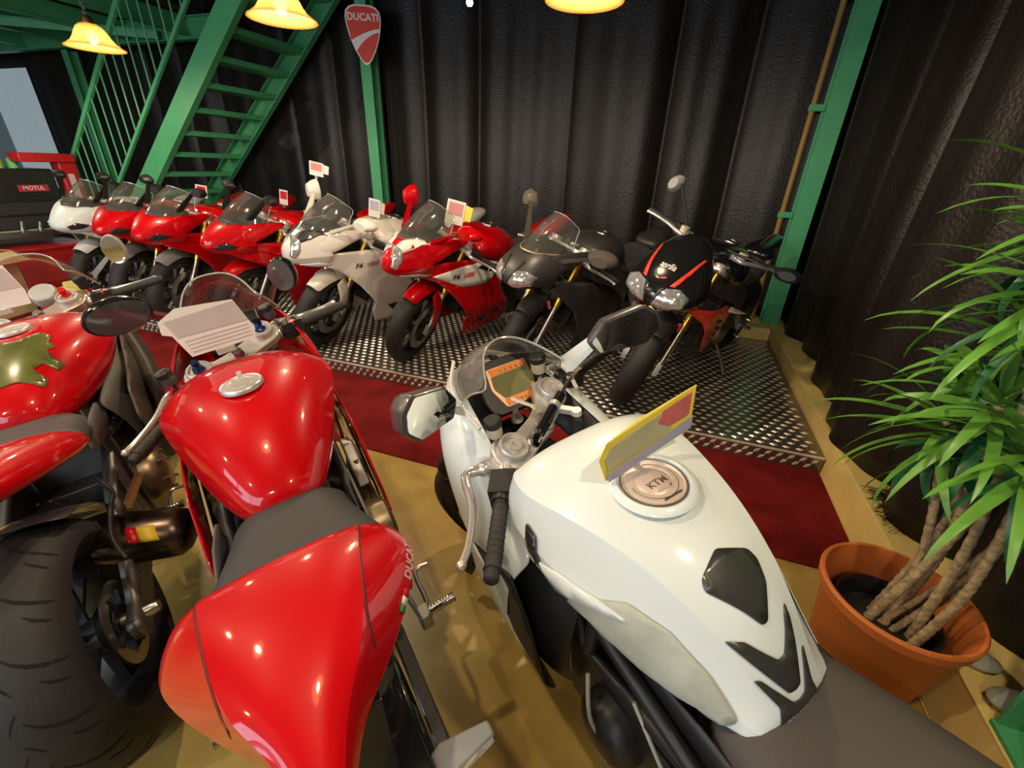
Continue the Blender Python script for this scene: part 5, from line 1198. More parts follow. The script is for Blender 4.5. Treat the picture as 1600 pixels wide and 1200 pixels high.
def duc_row(label, x, y, head, lean, paint, fend, steer=8, side_black=False):
    B = Bike('motorcycle', label, (x, y, ZP), head, lean, steer, 1.43, group='motorcycles lined up on the platform', scale=1.035); t = B.t
    common_row(B, lean); add_clipons(B, .105, .05, .04, .08, .285)
    tank = body(B, 'fuel_tank', DUC_TANK, paint, 2, (4,), .5); fuel_cap(B, (.80, 0, .929), .05, parent=tank)
    N = [(1.725, [(0, .785), (.012, .785), (.024, .78), (.03, .77), (.032, .76), (.026, .748), (.012, .744), (0, .743)]), (1.675, [(0, .838), (.032, .835), (.064, .818), (.075, .79), (.084, .762), (.066, .728), (.03, .712), (0, .708)]), (1.57, [(0, .912), (.055, .906), (.112, .878), (.128, .835), (.142, .775), (.118, .71), (.06, .69), (0, .685)]), (1.46, [(0, .945), (.08, .94), (.155, .92), (.174, .87), (.186, .79), (.16, .71), (.08, .685), (0, .68)]), (1.42, [(0, .86), (.08, .86), (.150, .86), (.170, .83), (.186, .78), (.16, .71), (.08, .69), (0, .685)])]
    nose = body(B, 'upper_fairing', N, paint, 2, (2, 4), .85); bv = bvh_of(nose)
    decal('cockpit', [(1.56, .05), (1.50, .10), (1.455, .12), (1.455, -.12), (1.50, -.10), (1.56, -.05)], bv, 'z', BLACK, nose, rd=.01, off=.003, step=.03)
    MB().box((1.36, 0, .90), (.10, .20, .05), (0, R(25), 0)).build('instrument_panel', BLACK, t, bevel=.012)
    fairing_arms(B, paint, ((1.53, .150, .845, .066), (1.46, .172, .858, .070), (1.38, .182, .880, .052), (1.29, .188, .902, .034), (1.20, .190, .918, .014)))
    for s in (1, -1):
        decal('headlight', [(1.690, .768), (1.63, .80), (1.555, .785), (1.60, .757), (1.66, .742)], bv, 'y', SMOKE, nose, rd=.004, off=.002, sign=s, label='dark slit headlight')
        panel('side_fairing', [(1.66, .745), (1.50, .79), (1.38, .785), (1.20, .785), (1.05, .76), (.92, .70), (.80, .55), (.66, .44), (.58, .36), (.62, .24), (.90, .17), (1.10, .19), (1.17, .30), (1.24, .48), (1.38, .62), (1.56, .69)], yf_sport, paint, t, side=s, rd=.02)
        if s > 0:
            panel('fairing_duct', [(1.30, .70), (1.16, .735), (1.02, .70), (1.12, .685)], lambda a, b: yf_sport(a, b) + .003, DKRED if paint is RED else LGREY, t, side=s, rd=.008, solid=.004)
            m = MB(); m.tube([(1.47, yf_sport(1.47, .74) + .003, .745), (1.30, yf_sport(1.3, .70) + .004, .70), (1.12, yf_sport(1.12, .66) + .004, .66)], .005, 6); m.build('fairing_crease', paint, t)
    rows = [[(1.60, 0, .905), (1.575, .05, .90), (1.51, .10, .905), (1.42, .15, .91), (1.33, .175, .90)], [(1.53, 0, .985), (1.51, .05, .98), (1.46, .09, .975), (1.39, .13, .97), (1.315, .15, .955)], [(1.44, 0, 1.055), (1.43, .045, 1.05), (1.395, .08, 1.04), (1.345, .11, 1.025), (1.285, .13, 1.0)], [(1.35, 0, 1.10), (1.34, .04, 1.096), (1.32, .07, 1.085), (1.285, .09, 1.065), (1.25, .105, 1.035)]]
    screen(B, rows, CLEAR)
    body(B, 'seat', SPORT_SEAT, SEATM)
    body(B, 'tail_cowl', [(.18, [(0, .86), (.06, .859), (.10, .848), (.125, .83), (.125, .80), (.10, .775), (0, .77)]), (.05, [(0, .895), (.06, .894), (.10, .88), (.12, .855), (.12, .82), (.09, .80), (0, .79)]), (-.16, [(0, .94), (.045, .939), (.07, .928), (.082, .91), (.08, .885), (.06, .87), (0, .865)]), (-.28, [(0, .965), (.03, .964), (.045, .958), (.05, .948), (.048, .935), (.035, .925), (0, .92)])], paint)
    fender(B, fend); trellis(B, DKRED if paint is RED else DKALU, .13)
    for s in (1, -1): mirror(B, (1.44, s * .13, .96), (1.32, s * .205, 1.10), (.12, .075), 15, 5, 'drop', BLACK, BLACK, stalk_flat=True, depth=.055)
    for s in (1, -1):
        m = MB(); m.tube([(.15, s * .06, .66), (-.16, s * .06, .75)], .045, 16); m.build('silencer', STEEL, t)
    return B
b1 = duc_row('white sport motorcycle with dark slit headlight at the left end of the row', -5.62, 3.92, 291, 10, WHITE, WHITE)
b2 = duc_row('red sport motorcycle between the white one and the stair foot, second in the row', -5.0, 3.98, 287, 10, RED, LGREY)
b3 = duc_row('red sport motorcycle with grey front mudguard, third from left in the row', -4.37, 4.0, 282, 11, RED, LGREY)
b4 = duc_row('red sport motorcycle with red front mudguard beside the white one with gold forks', -3.14, 4.08, 264, 12, RED, RED)
tiny_card(b3, (1.05, 0, 1.0), (.08, .10), 'small maroon and white price card behind the third windscreen from left', PAPER, DKRED, 30)
tiny_card(b4, (1.05, 0, 1.0), (.06, .11), 'narrow red price card behind the fourth windscreen from left', PAPER, DKRED, 30)

def mv_row(label, x, y, head, lean, paint, second, fend, steer=20, white=False):
    B = Bike('motorcycle', label, (x, y, ZP), head, lean, steer, 1.43, group='motorcycles lined up on the platform', scale=1.035); t = B.t
    common_row(B, lean, rim=BLACK); add_clipons(B, .105, .05, .05, .08, .33)
    T = [(1.08, [(0, .90), (.06, .899), (.12, .89), (.165, .87), (.18, .845), (.17, .80), (.12, .77), (0, .76)]), (1.0, [(0, .94), (.07, .938), (.14, .925), (.19, .895), (.21, .855), (.20, .79), (.15, .74), (0, .73)]), (.86, [(0, .955), (.08, .953), (.15, .935), (.195, .89), (.215, .83), (.20, .76), (.15, .71), (0, .70)]), (.72, [(0, .94), (.07, .937), (.13, .91), (.165, .86), (.18, .80), (.165, .74), (.12, .70), (0, .69)]), (.58, [(0, .88), (.05, .875), (.09, .845), (.11, .80), (.115, .76), (.105, .72), (.08, .69), (0, .68)]), (.50, [(0, .80), (.03, .797), (.05, .785), (.065, .765), (.068, .745), (.06, .72), (.045, .70), (0, .695)])]
    tank = body(B, 'fuel_tank', T, paint, 2, (4,), .4); fuel_cap(B, (.80, 0, .951), .052, STEEL, parent=tank)
    N = [(1.705, [(0, .785), (.012, .783), (.024, .775), (.03, .76), (.03, .748), (.024, .735), (.012, .73), (0, .728)]), (1.672, [(0, .85), (.028, .845), (.055, .822), (.066, .785), (.072, .75), (.055, .718), (.028, .70), (0, .695)]), (1.59, [(0, .928), (.048, .92), (.096, .888), (.114, .83), (.126, .765), (.10, .705), (.06, .685), (0, .68)]), (1.48, [(0, .965), (.07, .96), (.145, .932), (.168, .87), (.182, .785), (.155, .71), (.09, .685), (0, .68)]), (1.43, [(0, .87), (.07, .87), (.145, .868), (.168, .835), (.184, .78), (.155, .71), (.09, .69), (0, .685)])]
    fairing_arms(B, paint, ((1.54, .142, .848, .070), (1.46, .168, .862, .074), (1.38, .180, .884, .056), (1.29, .186, .905, .036), (1.18, .190, .922, .016)))
    MB().box((1.36, 0, .90), (.10, .20, .05), (0, R(25), 0)).build('dash_tray', BLACK, t, bevel=.012)
    nose = body(B, 'upper_fairing', N, paint, 2, (2, 4), .7); bv = bvh_of(nose)
    for s in (1, -1):
        decal('headlight', [(1.690, .762), (1.672, .83), (1.640, .886), (1.624, .872), (1.636, .80), (1.664, .752)], bv, 'y', LENS, nose, rd=.008, off=.003, sign=s, label='tall diamond headlight lens')
        decal('nose_stripe', [(1.66, s * .06), (1.57, s * .108), (1.47, s * .143), (1.455, s * .10), (1.53, s * .06), (1.60, s * .028), (1.66, s * .015)], bv, 'z', second, nose, rd=.005, off=.002, step=.03)
        decal('chin_panel', [(1.64, .715), (1.52, .70), (1.36, .69), (1.40, .715), (1.54, .735)], bv, 'y', LGREY if not white else WHITE, nose, rd=.004, off=.006, sign=s, solid=.006)
        panel('side_fairing', [(1.56, .715), (1.46, .78), (1.20, .80), (1.04, .79), (.88, .76), (.84, .70), (.82, .56), (.70, .42), (.64, .34), (.68, .24), (.94, .17), (1.08, .18), (1.14, .32), (1.12, .38), (1.26, .54), (1.40, .66)], yf_sport, paint, t, side=s, rd=.015)
        up = lambda a, b: yf_sport(a, b) + .004
        if not white: panel('side_panel', [(1.44, .70), (1.22, .76), (1.02, .785), (.90, .76), (.86, .69), (1.0, .615), (1.22, .62)], up, PEARL, t, side=s, rd=.012, solid=.005)
        panel('side_vent', [(1.10, .745), (1.0, .765), (.905, .745), (.885, .705), (1.0, .705)], lambda a, b: yf_sport(a, b) + .008, BLACK, t, side=s, rd=.008, solid=.004)
        m = MB(); m.tube([(1.0, s * (yf_sport(1, .705) + .013), .703), (.965, s * (yf_sport(.965, .76) + .013), .762)], .004, 6); m.build('vent_bar', PEARL, t)
        panel('lower_vent', [(1.00, .33), (.90, .335), (.93, .265)], lambda a, b: yf_sport(a, b) + .003, BLACK, t, side=s, rd=.008, solid=.003)
        panel('lower_vent', [(.87, .36), (.80, .385), (.77, .35), (.83, .335)], lambda a, b: yf_sport(a, b) + .003, BLACK, t, side=s, rd=.01, solid=.003)
        for k in range(0 if white else 7):
            m = MB(); x0 = 1.12 - k * .032; m.tube([(x0, s * (yf_sport(x0, .46) + .002), .45), (x0 - .014, s * (yf_sport(x0, .5) + .002), .50)], .0035, 6); m.build('cooling_slot', paint, t)
        # seat flank
        panel('seat_flank', [(.66, .73), (.46, .745), (.42, .70), (.56, .655), (.66, .66)], lambda a, b: .142, PEARL, t, side=s, rd=.02)
    flat_text(B, 'F4', .05, (1.275, .69), BLACK, off=.010, slope=.12); flat_text(B, '1000', .045, (1.175, .702), DKRED if not white else mat('faded_red_print', (.4, .12, .1), .5), off=.010, slope=.12)
    decal('cockpit', [(1.57, .04), (1.50, .08), (1.46, .10), (1.46, -.10), (1.50, -.08), (1.57, -.04)], bv, 'z', BLACK, nose, rd=.01, off=.004, step=.03)
    rows = [[(1.615, 0, .92), (1.59, .05, .91), (1.52, .10, .915), (1.43, .145, .915), (1.33, .17, .905)], [(1.54, 0, 1.0), (1.52, .05, .995), (1.47, .09, .985), (1.40, .125, .975), (1.32, .148, .955)], [(1.45, 0, 1.075), (1.44, .045, 1.07), (1.405, .08, 1.055), (1.355, .108, 1.035), (1.29, .128, 1.005)], [(1.36, 0, 1.125), (1.35, .04, 1.12), (1.33, .07, 1.105), (1.295, .09, 1.08), (1.255, .105, 1.045)]]
    screen(B, rows, CLEAR)
    m = MB(); m.lathe([(0, .02), (.05, .02), (.056, .01), (.05, -.02)], (1.33, 0, .985), (.75, 0, .66), 24); m.build('instrument_panel', BLACK, t)
    body(B, 'seat', SPORT_SEAT, SEATM)
    tc = PEARL if white else paint
    body(B, 'tail_cowl', [(.18, [(0, .86), (.06, .859), (.10, .848), (.125, .83), (.125, .80), (.10, .775), (0, .77)]), (.02, [(0, .93), (.06, .929), (.10, .912), (.12, .88), (.12, .84), (.09, .81), (0, .80)]), (-.16, [(0, .97), (.045, .969), (.07, .955), (.082, .93), (.08, .90), (.06, .88), (0, .875)]), (-.28, [(0, .975), (.03, .974), (.045, .966), (.05, .953), (.048, .94), (.035, .93), (0, .925)])], tc)
    fender(B, fend, flap=True); trellis(B, DKALU if not white else DKALU, .13)
    for s in (1, -1):
        mirror(B, (1.44, s * .15, .93), (1.27, s * .275, 1.01 if s > 0 else 1.08), (.19, .085) if s > 0 else (.10, .15), 12, 6, 'drop', paint, paint, stalk_flat=True, depth=.075)
    for k in range(4):
        m = MB(); yy = (-.06, -.02, .02, .06)[k]; m.tube([(.10, yy, .62), (-.20, yy * 1.25, .80), (-.215, yy * 1.25, .808)], [.018, .021, .021], 14); m.build('exhaust_pipe', CHROME, t)
    return B
b5 = mv_row('white sport motorcycle with white mudguard between the two red ones', -2.1, 4.06, 253, 12, PEARL, BLACK, PEARL, white=True)
b6 = mv_row('red and white sport motorcycle with diamond headlight, left of the matt black one', -1.24, 4.07, 250, 12, RED, PEARL, RED)
tiny_card(b5, (1.26, -.30, 1.165), (.10, .09), 'pink price card on the right mirror of the white motorcycle', PAPER, mat('pink_print', (.6, .2, .17), .6), 30, 0, PAPER)
tiny_card(b5, (.98, -.02, .95), (.09, .13), 'white price card standing on the tank of the white motorcycle', PAPER, mat('blue_print', (.35, .35, .45), .6), 25, 0, CREAM)
tiny_card(b6, (1.14, -.02, .965), (.13, .15), 'pink and yellow price cards behind the red and white windscreen', PAPER, mat('rose_print', (.5, .2, .22), .6), 25, -10, YELLOW)

def rsv_row():
    lean = 12; B = Bike('motorcycle', 'matt black sport motorcycle between the red and white one and the naked one', (-.31, 4.1, ZP), 245, lean, 18, 1.43, group='motorcycles lined up on the platform', scale=1.035); t = B.t; P = MATTBLK
    common_row(B, lean, rim=BLACK); add_clipons(B, .105, .05, .05, .08, .33)
    T = [(1.07, [(0, .90), (.06, .899), (.12, .89), (.165, .87), (.18, .845), (.17, .80), (.12, .77), (0, .76)]), (.98, [(0, .945), (.07, .943), (.14, .93), (.185, .89), (.20, .85), (.19, .79), (.15, .74), (0, .73)]), (.84, [(0, .955), (.08, .953), (.145, .935), (.185, .885), (.20, .83), (.185, .76), (.14, .71), (0, .70)]), (.70, [(0, .935), (.07, .93), (.12, .905), (.15, .86), (.16, .80), (.15, .74), (.11, .70), (0, .69)]), (.56, [(0, .86), (.05, .855), (.085, .83), (.105, .79), (.11, .76), (.10, .72), (.08, .69), (0, .68)])]
    tank = body(B, 'fuel_tank', T, P, 2, (4,), .4); fuel_cap(B, (.80, 0, .95), .05, STEEL, parent=tank)
    N = [(1.69, [(0, .775), (.03, .773), (.06, .765), (.08, .75), (.08, .735), (.06, .72), (.03, .712), (0, .71)]), (1.64, [(0, .85), (.05, .845), (.10, .825), (.135, .79), (.14, .755), (.115, .715), (.06, .695), (0, .69)]), (1.55, [(0, .915), (.06, .91), (.115, .885), (.155, .835), (.165, .775), (.14, .72), (.08, .69), (0, .685)]), (1.44, [(0, .94), (.08, .936), (.14, .91), (.175, .86), (.185, .79), (.165, .72), (.10, .69), (0, .68)]), (1.40, [(0, .86), (.08, .86), (.14, .855), (.17, .83), (.182, .78), (.16, .72), (.10, .695), (0, .69)])]
    fairing_arms(B, P, ((1.50, .150, .835, .060), (1.42, .168, .852, .064), (1.34, .176, .868, .050), (1.25, .178, .882, .036), (1.13, .178, .892, .022)))
    MB().box((1.34, 0, .89), (.10, .20, .05), (0, R(25), 0)).build('instrument_panel', BLACK, t, bevel=.012)
    nose = body(B, 'upper_fairing', N, P, 2, (4,), .4); bv = bvh_of(nose)
    for s in (1, -1):
        decal('headlight', [(s * .016, .725), (s * .03, .80), (s * .105, .822), (s * .152, .795), (s * .14, .745), (s * .06, .712)], bv, 'x', LENS, nose, rd=.01, off=.003, sign=1, label='clear twin headlight')
        panel('side_fairing', [(1.44, .70), (1.30, .74), (1.10, .72), (.94, .62), (.80, .46), (.66, .38), (.66, .26), (.92, .18), (1.06, .19), (1.10, .34), (1.22, .54), (1.36, .64)], yf_sport, P, t, side=s, rd=.02)
        decal('nose_crease', [(s * .012, .72), (s * .05, .86), (s * .065, .86), (s * .02, .72)], bv, 'x', BLACK, nose, rd=0, off=.004, sign=1)
    decal('cockpit', [(1.52, .05), (1.46, .085), (1.425, .095), (1.425, -.095), (1.46, -.085), (1.52, -.05)], bv, 'z', BLACK, nose, rd=.01, off=.004, step=.03)
    rows = [[(1.575, 0, .905), (1.55, .05, .90), (1.49, .095, .90), (1.40, .135, .90), (1.30, .155, .885)], [(1.51, 0, .985), (1.49, .05, .98), (1.44, .085, .97), (1.37, .115, .955), (1.29, .135, .935)], [(1.42, 0, 1.055), (1.41, .045, 1.05), (1.375, .075, 1.035), (1.325, .10, 1.015), (1.265, .12, .985)], [(1.33, 0, 1.10), (1.32, .04, 1.095), (1.30, .065, 1.08), (1.265, .085, 1.055), (1.23, .10, 1.025)]]
    screen(B, rows, CLEAR)
    m = MB(); m.tube(spline([(1.30, .158, .888), (1.40, .138, .903), (1.49, .098, .903), (1.55, .053, .903), (1.577, 0, .907), (1.55, -.053, .903), (1.49, -.098, .903), (1.40, -.138, .903), (1.30, -.158, .888)], 4), .0055, 6); m.build('screen_trim', mat('gold_trim', (.5, .4, .2), .35, metal=.6), t)
    body(B, 'seat', SPORT_SEAT, SEATM)
    body(B, 'tail_cowl', [(.18, [(0, .86), (.06, .859), (.10, .848), (.125, .83), (.125, .80), (.10, .775), (0, .77)]), (.02, [(0, .91), (.05, .909), (.085, .895), (.10, .87), (.10, .83), (.08, .81), (0, .80)]), (-.24, [(0, .95), (.03, .949), (.045, .94), (.05, .93), (.048, .915), (.035, .905), (0, .90)])], P)
    fender(B, P); spar(B, mat('dark_grey_spar', (.10, .095, .09), .4, metal=.5), .17)
    m = MB(); a = Vector((B.WB - .03, .075, B.Rf + .30)); m.tube([a, a + Vector((-.03, .012, -.05))], .012, 8); B.p('reflector', m.mesh('reflector', mat('pink_reflector', (.7, .12, .12), .3)), B.S)
    SH = mat('bronze_black_shell', (.10, .085, .07), .35, coat=.5)
    mirror(B, (1.40, .15, .87), (1.20, .30, .925), (.20, .10), 14, 6, 'drop', SH, SH, stalk_flat=True, depth=.09)
    mirror(B, (1.42, -.13, .92), (1.30, -.245, 1.11), (.10, .11), 12, 0, 'hex', SH, SH, stalk_flat=True, depth=.06)
    exhaust_side(B, STEEL); footpegs(B, (1,), ALU)
    return B
b7 = rsv_row()

def naked_row():
    lean = 12; B = Bike('motorcycle', 'black naked motorcycle with orange stripes beside the corner post', (.51, 4.02, ZP), 245, lean, 20, 1.45, group='motorcycles lined up on the platform', scale=1.035); t = B.t; P = GLOSSBLK
    common_row(B, lean, rim=BLACK, w_=.068); add_clipons(B, .105, .05, 0, .08, .40, hbar=True, barm=BLACK)
    T = [(1.07, [(0, .92), (.06, .919), (.12, .905), (.16, .88), (.17, .85), (.16, .80), (.12, .77), (0, .76)]), (.98, [(0, .965), (.07, .963), (.14, .945), (.185, .90), (.20, .85), (.19, .79), (.15, .74), (0, .73)]), (.84, [(0, .975), (.08, .973), (.145, .95), (.185, .895), (.20, .83), (.185, .76), (.14, .71), (0, .70)]), (.70, [(0, .945), (.07, .94), (.12, .915), (.15, .87), (.16, .80), (.15, .74), (.11, .70), (0, .69)]), (.56, [(0, .87), (.05, .865), (.085, .84), (.105, .80), (.11, .76), (.10, .72), (.08, .69), (0, .68)])]
    tank = body(B, 'fuel_tank', T, P, 2, (4,), .4); fuel_cap(B, (.80, 0, .968), .05, STEEL, parent=tank)
    N = [(1.66, [(0, .775), (0.038, .773), (0.077, .765), (0.102, .75), (0.102, .735), (0.077, .72), (0.038, .712), (0, .71)]), (1.61, [(0, .86), (0.064, .855), (0.128, .83), (0.179, .79), (0.186, .755), (0.147, .715), (0.077, .695), (0, .69)]), (1.53, [(0, .94), (0.077, .935), (0.147, .90), (0.205, .84), (0.218, .775), (0.179, .72), (0.102, .695), (0, .69)]), (1.43, [(0, 1.01), (0.077, 1.005), (0.141, .97), (0.192, .90), (0.211, .81), (0.186, .74), (0.115, .71), (0, .70)]), (1.34, [(0, 1.05), (0.058, 1.046), (0.109, 1.01), (0.147, .93), (0.160, .84), (0.141, .77), (0.090, .74), (0, .73)]), (1.31, [(0, 1.045), (0.038, 1.04), (0.070, 1.0), (0.102, .93), (0.109, .85), (0.096, .80), (0.064, .77), (0, .76)])]
    nose = body(B, 'headlight_fairing', N, P, 2, (2, 4), .6); bv = bvh_of(nose)
    for s in (1, -1):
        decal('headlight', [(s * .018, .722), (s * .034, .81), (s * .12, .832), (s * .178, .80), (s * .165, .742), (s * .07, .712)], bv, 'x', LENS, nose, rd=.01, off=.003, sign=1, label='clear twin headlight')
        decal('orange_stripe', [(s * .068, .83), (s * .098, .90), (s * .118, .965), (s * .130, .965), (s * .118, .90), (s * .094, .832)], bv, 'x', REDORANGE, nose, rd=.002, off=.003, sign=1)
        decal('nose_crease', [(s * .004, .71), (s * .045, .82), (s * .06, .82), (s * .014, .71)], bv, 'x', BLACK, nose, rd=0, off=.005, sign=1)
        yr = lambda x, z: .232 - .5 * max(0, x - 1.28) - .1 * max(0, .55 - z)
        rad = panel('radiator_scoop', [(1.48, .71), (1.30, .70), (1.10, .70), (.98, .66), (1.03, .47), (1.11, .37), (1.21, .48), (1.32, .62)], yr, REDORANGE, t, side=s, rd=.012)
        for k in range(4): panel('scoop_slot', [(1.15 - .02 * k, .62 - .045 * k), (1.07, .60 - .045 * k), (1.075, .585 - .045 * k), (1.16 - .02 * k, .60 - .045 * k)], lambda x, z: yr(x, z) + .003, BLACK, rad, side=s, rd=.004, solid=.003)
        m = MB(); a = Vector((1.04, s * .24, .665)); m.rings([[a + Vector((.05, 0, .0)), a + Vector((.05, s * .008, 0)), a + Vector((.05, s * .004, .01))], [a + Vector((.02, -.005, -.02)), a + Vector((.02, s * .05, 0)), a + Vector((.02, 0, .025))], [a + Vector((-.04, 0, -.004)), a + Vector((-.05, s * .08, 0)), a + Vector((-.04, 0, .006))]]); m.build('turn_signal', mat('signal_lens', (.7, .55, .48), .25, coat=1), t)
    lm = text_mesh('aprilia', .036, .004, .01, .15); lm.materials.clear(); lm.materials.append(mat('silver_script', (.7, .66, .6), .35))
    for v in lm.vertices:
        h = bv.ray_cast(Vector((3, v.co.x, .905 + v.co.y)), Vector((-1, 0, 0))); v.co = h[0] + Vector((.004 + v.co.z, 0, .001)) if h[0] else Vector((1.5, v.co.x, .9))
    put('front_lettering', lm, nose)
    for pts, c in (([(-.045, .872), (-.038, .872), (-.022, .85), (-.028, .848)], mat('flag_green', (.02, .22, .05), .5)), ([(-.028, .848), (-.022, .852), (-.004, .848), (-.01, .842)], mat('flag_white', (.6, .6, .58), .5)), ([(-.004, .848), (-.01, .842), (.035, .856), (.03, .862)], REDORANGE)):
        decal('tricolour_tick', pts, bv, 'x', c, nose, rd=0, off=.003, sign=1, step=.01)
    body(B, 'seat', SPORT_SEAT, SEATM)
    body(B, 'tail_cowl', [(.18, [(0, .86), (.06, .859), (.10, .848), (.125, .83), (.125, .80), (.10, .775), (0, .77)]), (.02, [(0, .91), (.05, .909), (.085, .895), (.10, .87), (.10, .83), (.08, .81), (0, .80)]), (-.24, [(0, .95), (.03, .949), (.045, .94), (.05, .93), (.048, .915), (.035, .905), (0, .90)])], P)
    fender(B, MATTBLK); spar(B, DKALU, .17)
    m = MB(); a = Vector((B.WB - .03, .078, B.Rf + .30)); m.tube([a, a + Vector((-.03, .012, -.05))], .012, 8); B.p('reflector', m.mesh('reflector', mat('pink_reflector', (.7, .12, .12), .3)), B.S)
    # orange rim-tape arc on the tyre wall
    m = MB(); rows = []
    for k in range(9):
        a = R(-62 + 40 * k / 8); rows.append([(math.sin(a) * -1 * r_ * -1, .064 - (r_ - .245) * .12, math.cos(a) * r_ * -1) for r_ in (.236, .252)])
    wh = [c for c in t.children if c.name.startswith('front_wheel')][0]; m.grid(rows).build('rim_tape', REDORANGE, wh, solid=.002)
    mirror(B, B.ft + Vector((0, -.12, .09)), B.ft + Vector((-.01, -.30, .32)), (.115, .085), 5, -4, 'drop', LGREY, BLACK, sr=.006, depth=.045, roll=-55)
    mirror(B, B.ft + Vector((0, .12, .09)), B.ft + Vector((-.01, .44, .08)), (.15, .075), 8, -4, 'drop', BLACK, BLACK, sr=.006, depth=.05, roll=0)
    for s in (1, -1): 
        m = MB(); m.lathe([(0, -.02), (.02, -.02), (.024, .0), (.024, .022), (0, .024)], B.ft + Vector((.02, s * .17, .10)), (0, 0, 1), 16); B.p('fluid_reservoir', m.mesh('fluid_reservoir', CREAM), B.S)
    exhaust_side(B, STEEL); footpegs(B, (1,), ALU, .32, .36)
    return B
b8 = naked_row()

# ================================================================== plant in the terracotta pot
def plant():
    cx, cy = .80, 1.20
    p = thing('plant_pot', 'large terracotta coloured flower pot beside the yellow kerb', 'flower pot', (cx, cy, 0))
    MB().lathe([(0, .004), (.118, .004), (.125, 0), (.135, .012), (.172, .335), (.180, .345), (.190, .352), (.194, .382), (.189, .389), (.181, .387), (.173, .362), (.165, .335), (.128, .04), (0, .03)], n=56).build('pot', TERRA, p)
    g = thing('dracaena_plant', 'tall dracaena plant with strap leaves growing in the terracotta pot', 'plant', (cx, cy, .04))
    BP = mat('dark_navy_plastic', (.010, .011, .02), .3, coat=.3)
    MB().lathe([(0, 0), (.085, 0), (.126, .262), (.133, .268), (.127, .272), (.118, .262), (.110, .21), (0, .20)], (.0, .0, .0), n=40).build('nursery_pot', BP, g)
    MB().lathe([(0, .222), (.04, .224), (.08, .217), (.112, .21)], n=32).build('soil', SOIL, g)
    m = MB(); m.box((.118, -.055, .245), (.012, .016, .002), (R(0), R(70), R(-25))); m.build('price_sticker', ORANGE, g, smooth=False)
    O = Vector((cx, cy, .04)); rr = random.Random(11)
    tops = [(.80, 1.30, 1.41), (.745, 1.18, 1.285), (.83, 1.30, 1.13), (.77, 1.20, 1.00), (.83, 1.12, .93), (.755, 1.30, .90), (.90, 1.26, 1.25)]
    roots = [(.83, 1.22), (.86, 1.17), (.78, 1.23), (.84, 1.25), (.85, 1.14), (.80, 1.19), (.76, 1.2)]
    def cane(a, b, r):
        a = Vector(a) - O; b = Vector(b) - O; mid = a.lerp(b, .45) + Vector((.055, .02, -.03)); pts = spline([a, mid, b], 26); n = len(pts)
        rs = [r * (1 - .35 * i / n) * (1.09 if i % 2 else .93) for i in range(n)]
        m = MB(); m.tube(pts, rs, 9); m.build('cane', BARK, g, angle=0); return (pts[-1] - pts[-3]).normalized()
    def leaf_mesh(L, W, bend, twist, mt):
        rows = []; n = 9; p0 = Vector((0, 0, 0)); ang = 0
        for i in range(n + 1):
            t = i / n; w_ = W * (1.0 - t) ** .55 * min(1, .42 + t * 2.2) * (1 if t < .98 else .05)
            a = -bend * t * t; d = Vector((math.cos(a), 0, math.sin(a))); 
            if i: p0 = p0 + d * (L / n)
            up = Vector((-math.sin(a), 0, math.cos(a))); sd = Vector((0, math.cos(twist * t), math.sin(twist * t)))
            rows.append([p0 + sd * (-w_) + up * (.18 * w_), p0 + up * 0, p0 + sd * w_ + up * (.18 * w_)])
        m = MB(); m.grid(rows); return m.mesh('leaf', mt, angle=0)
    var = [leaf_mesh(L, W, bd, tw, mt) for L, W, bd, tw, mt in ((.30, .017, .75, .25, LEAF), (.26, .016, .5, -.3, LEAF), (.33, .018, 1.05, .2, LEAF), (.22, .020, .9, .4, DKLEAF), (.28, .018, 1.3, -.2, LEAF), (.20, .022, 1.5, .1, DKLEAF))]
    for (t, r0) in zip(tops, roots):
        ax = cane((r0[0], r0[1], .235), t, .0135 if t[2] > .8 else .011)
        base = Vector(t) - O; q = ax.to_track_quat('Z', 'Y').to_matrix()
        n = 34
        for k in range(n):
            el = 60 - 95 * (k / n) ** .75 + rr.uniform(-6, 6); az = k * 137.5 + rr.uniform(-14, 14)
            v = var[rr.choice((0, 0, 1, 2, 4) if k < n * .72 else (3, 5, 3, 2))]
            M = Matrix.Translation(base - ax * (.10 * k / n - .02)) @ q.to_4x4() @ Matrix.Rotation(R(az), 4, 'Z') @ Matrix.Rotation(-R(el), 4, 'Y') @ Matrix.Rotation(rr.uniform(-.4, .4), 4, 'X') @ Matrix.Scale(rr.uniform(.82, 1.12), 4)
            put('leaf', v, g, M)
    for k in range(4):
        a = (.83 + rr.uniform(-.05, .05), 1.2 + rr.uniform(-.05, .05), .235); b = (.93 + .03 * k, 1.2 + rr.uniform(-.04, .06), .8 + .08 * k); cane(a, b, .010)
plant()
# pale stones behind the pot
for i, (x, y, s) in enumerate(((1.07, 1.07, .055), (1.05, 1.19, .04))):
    m = MB().ball((0, 0, 0), s, 12, (1.2, .8, .5)); o = m.build('stone', mat('pale_stone', (.38, .40, .34), .85, var=.2), None); o.location = (x, y, ZL + s * .48)
    tag(o, ('larger pale stone on the kerb behind the terracotta pot', 'smaller pale stone on the kerb at the foot of the right post')[i], 'stone')

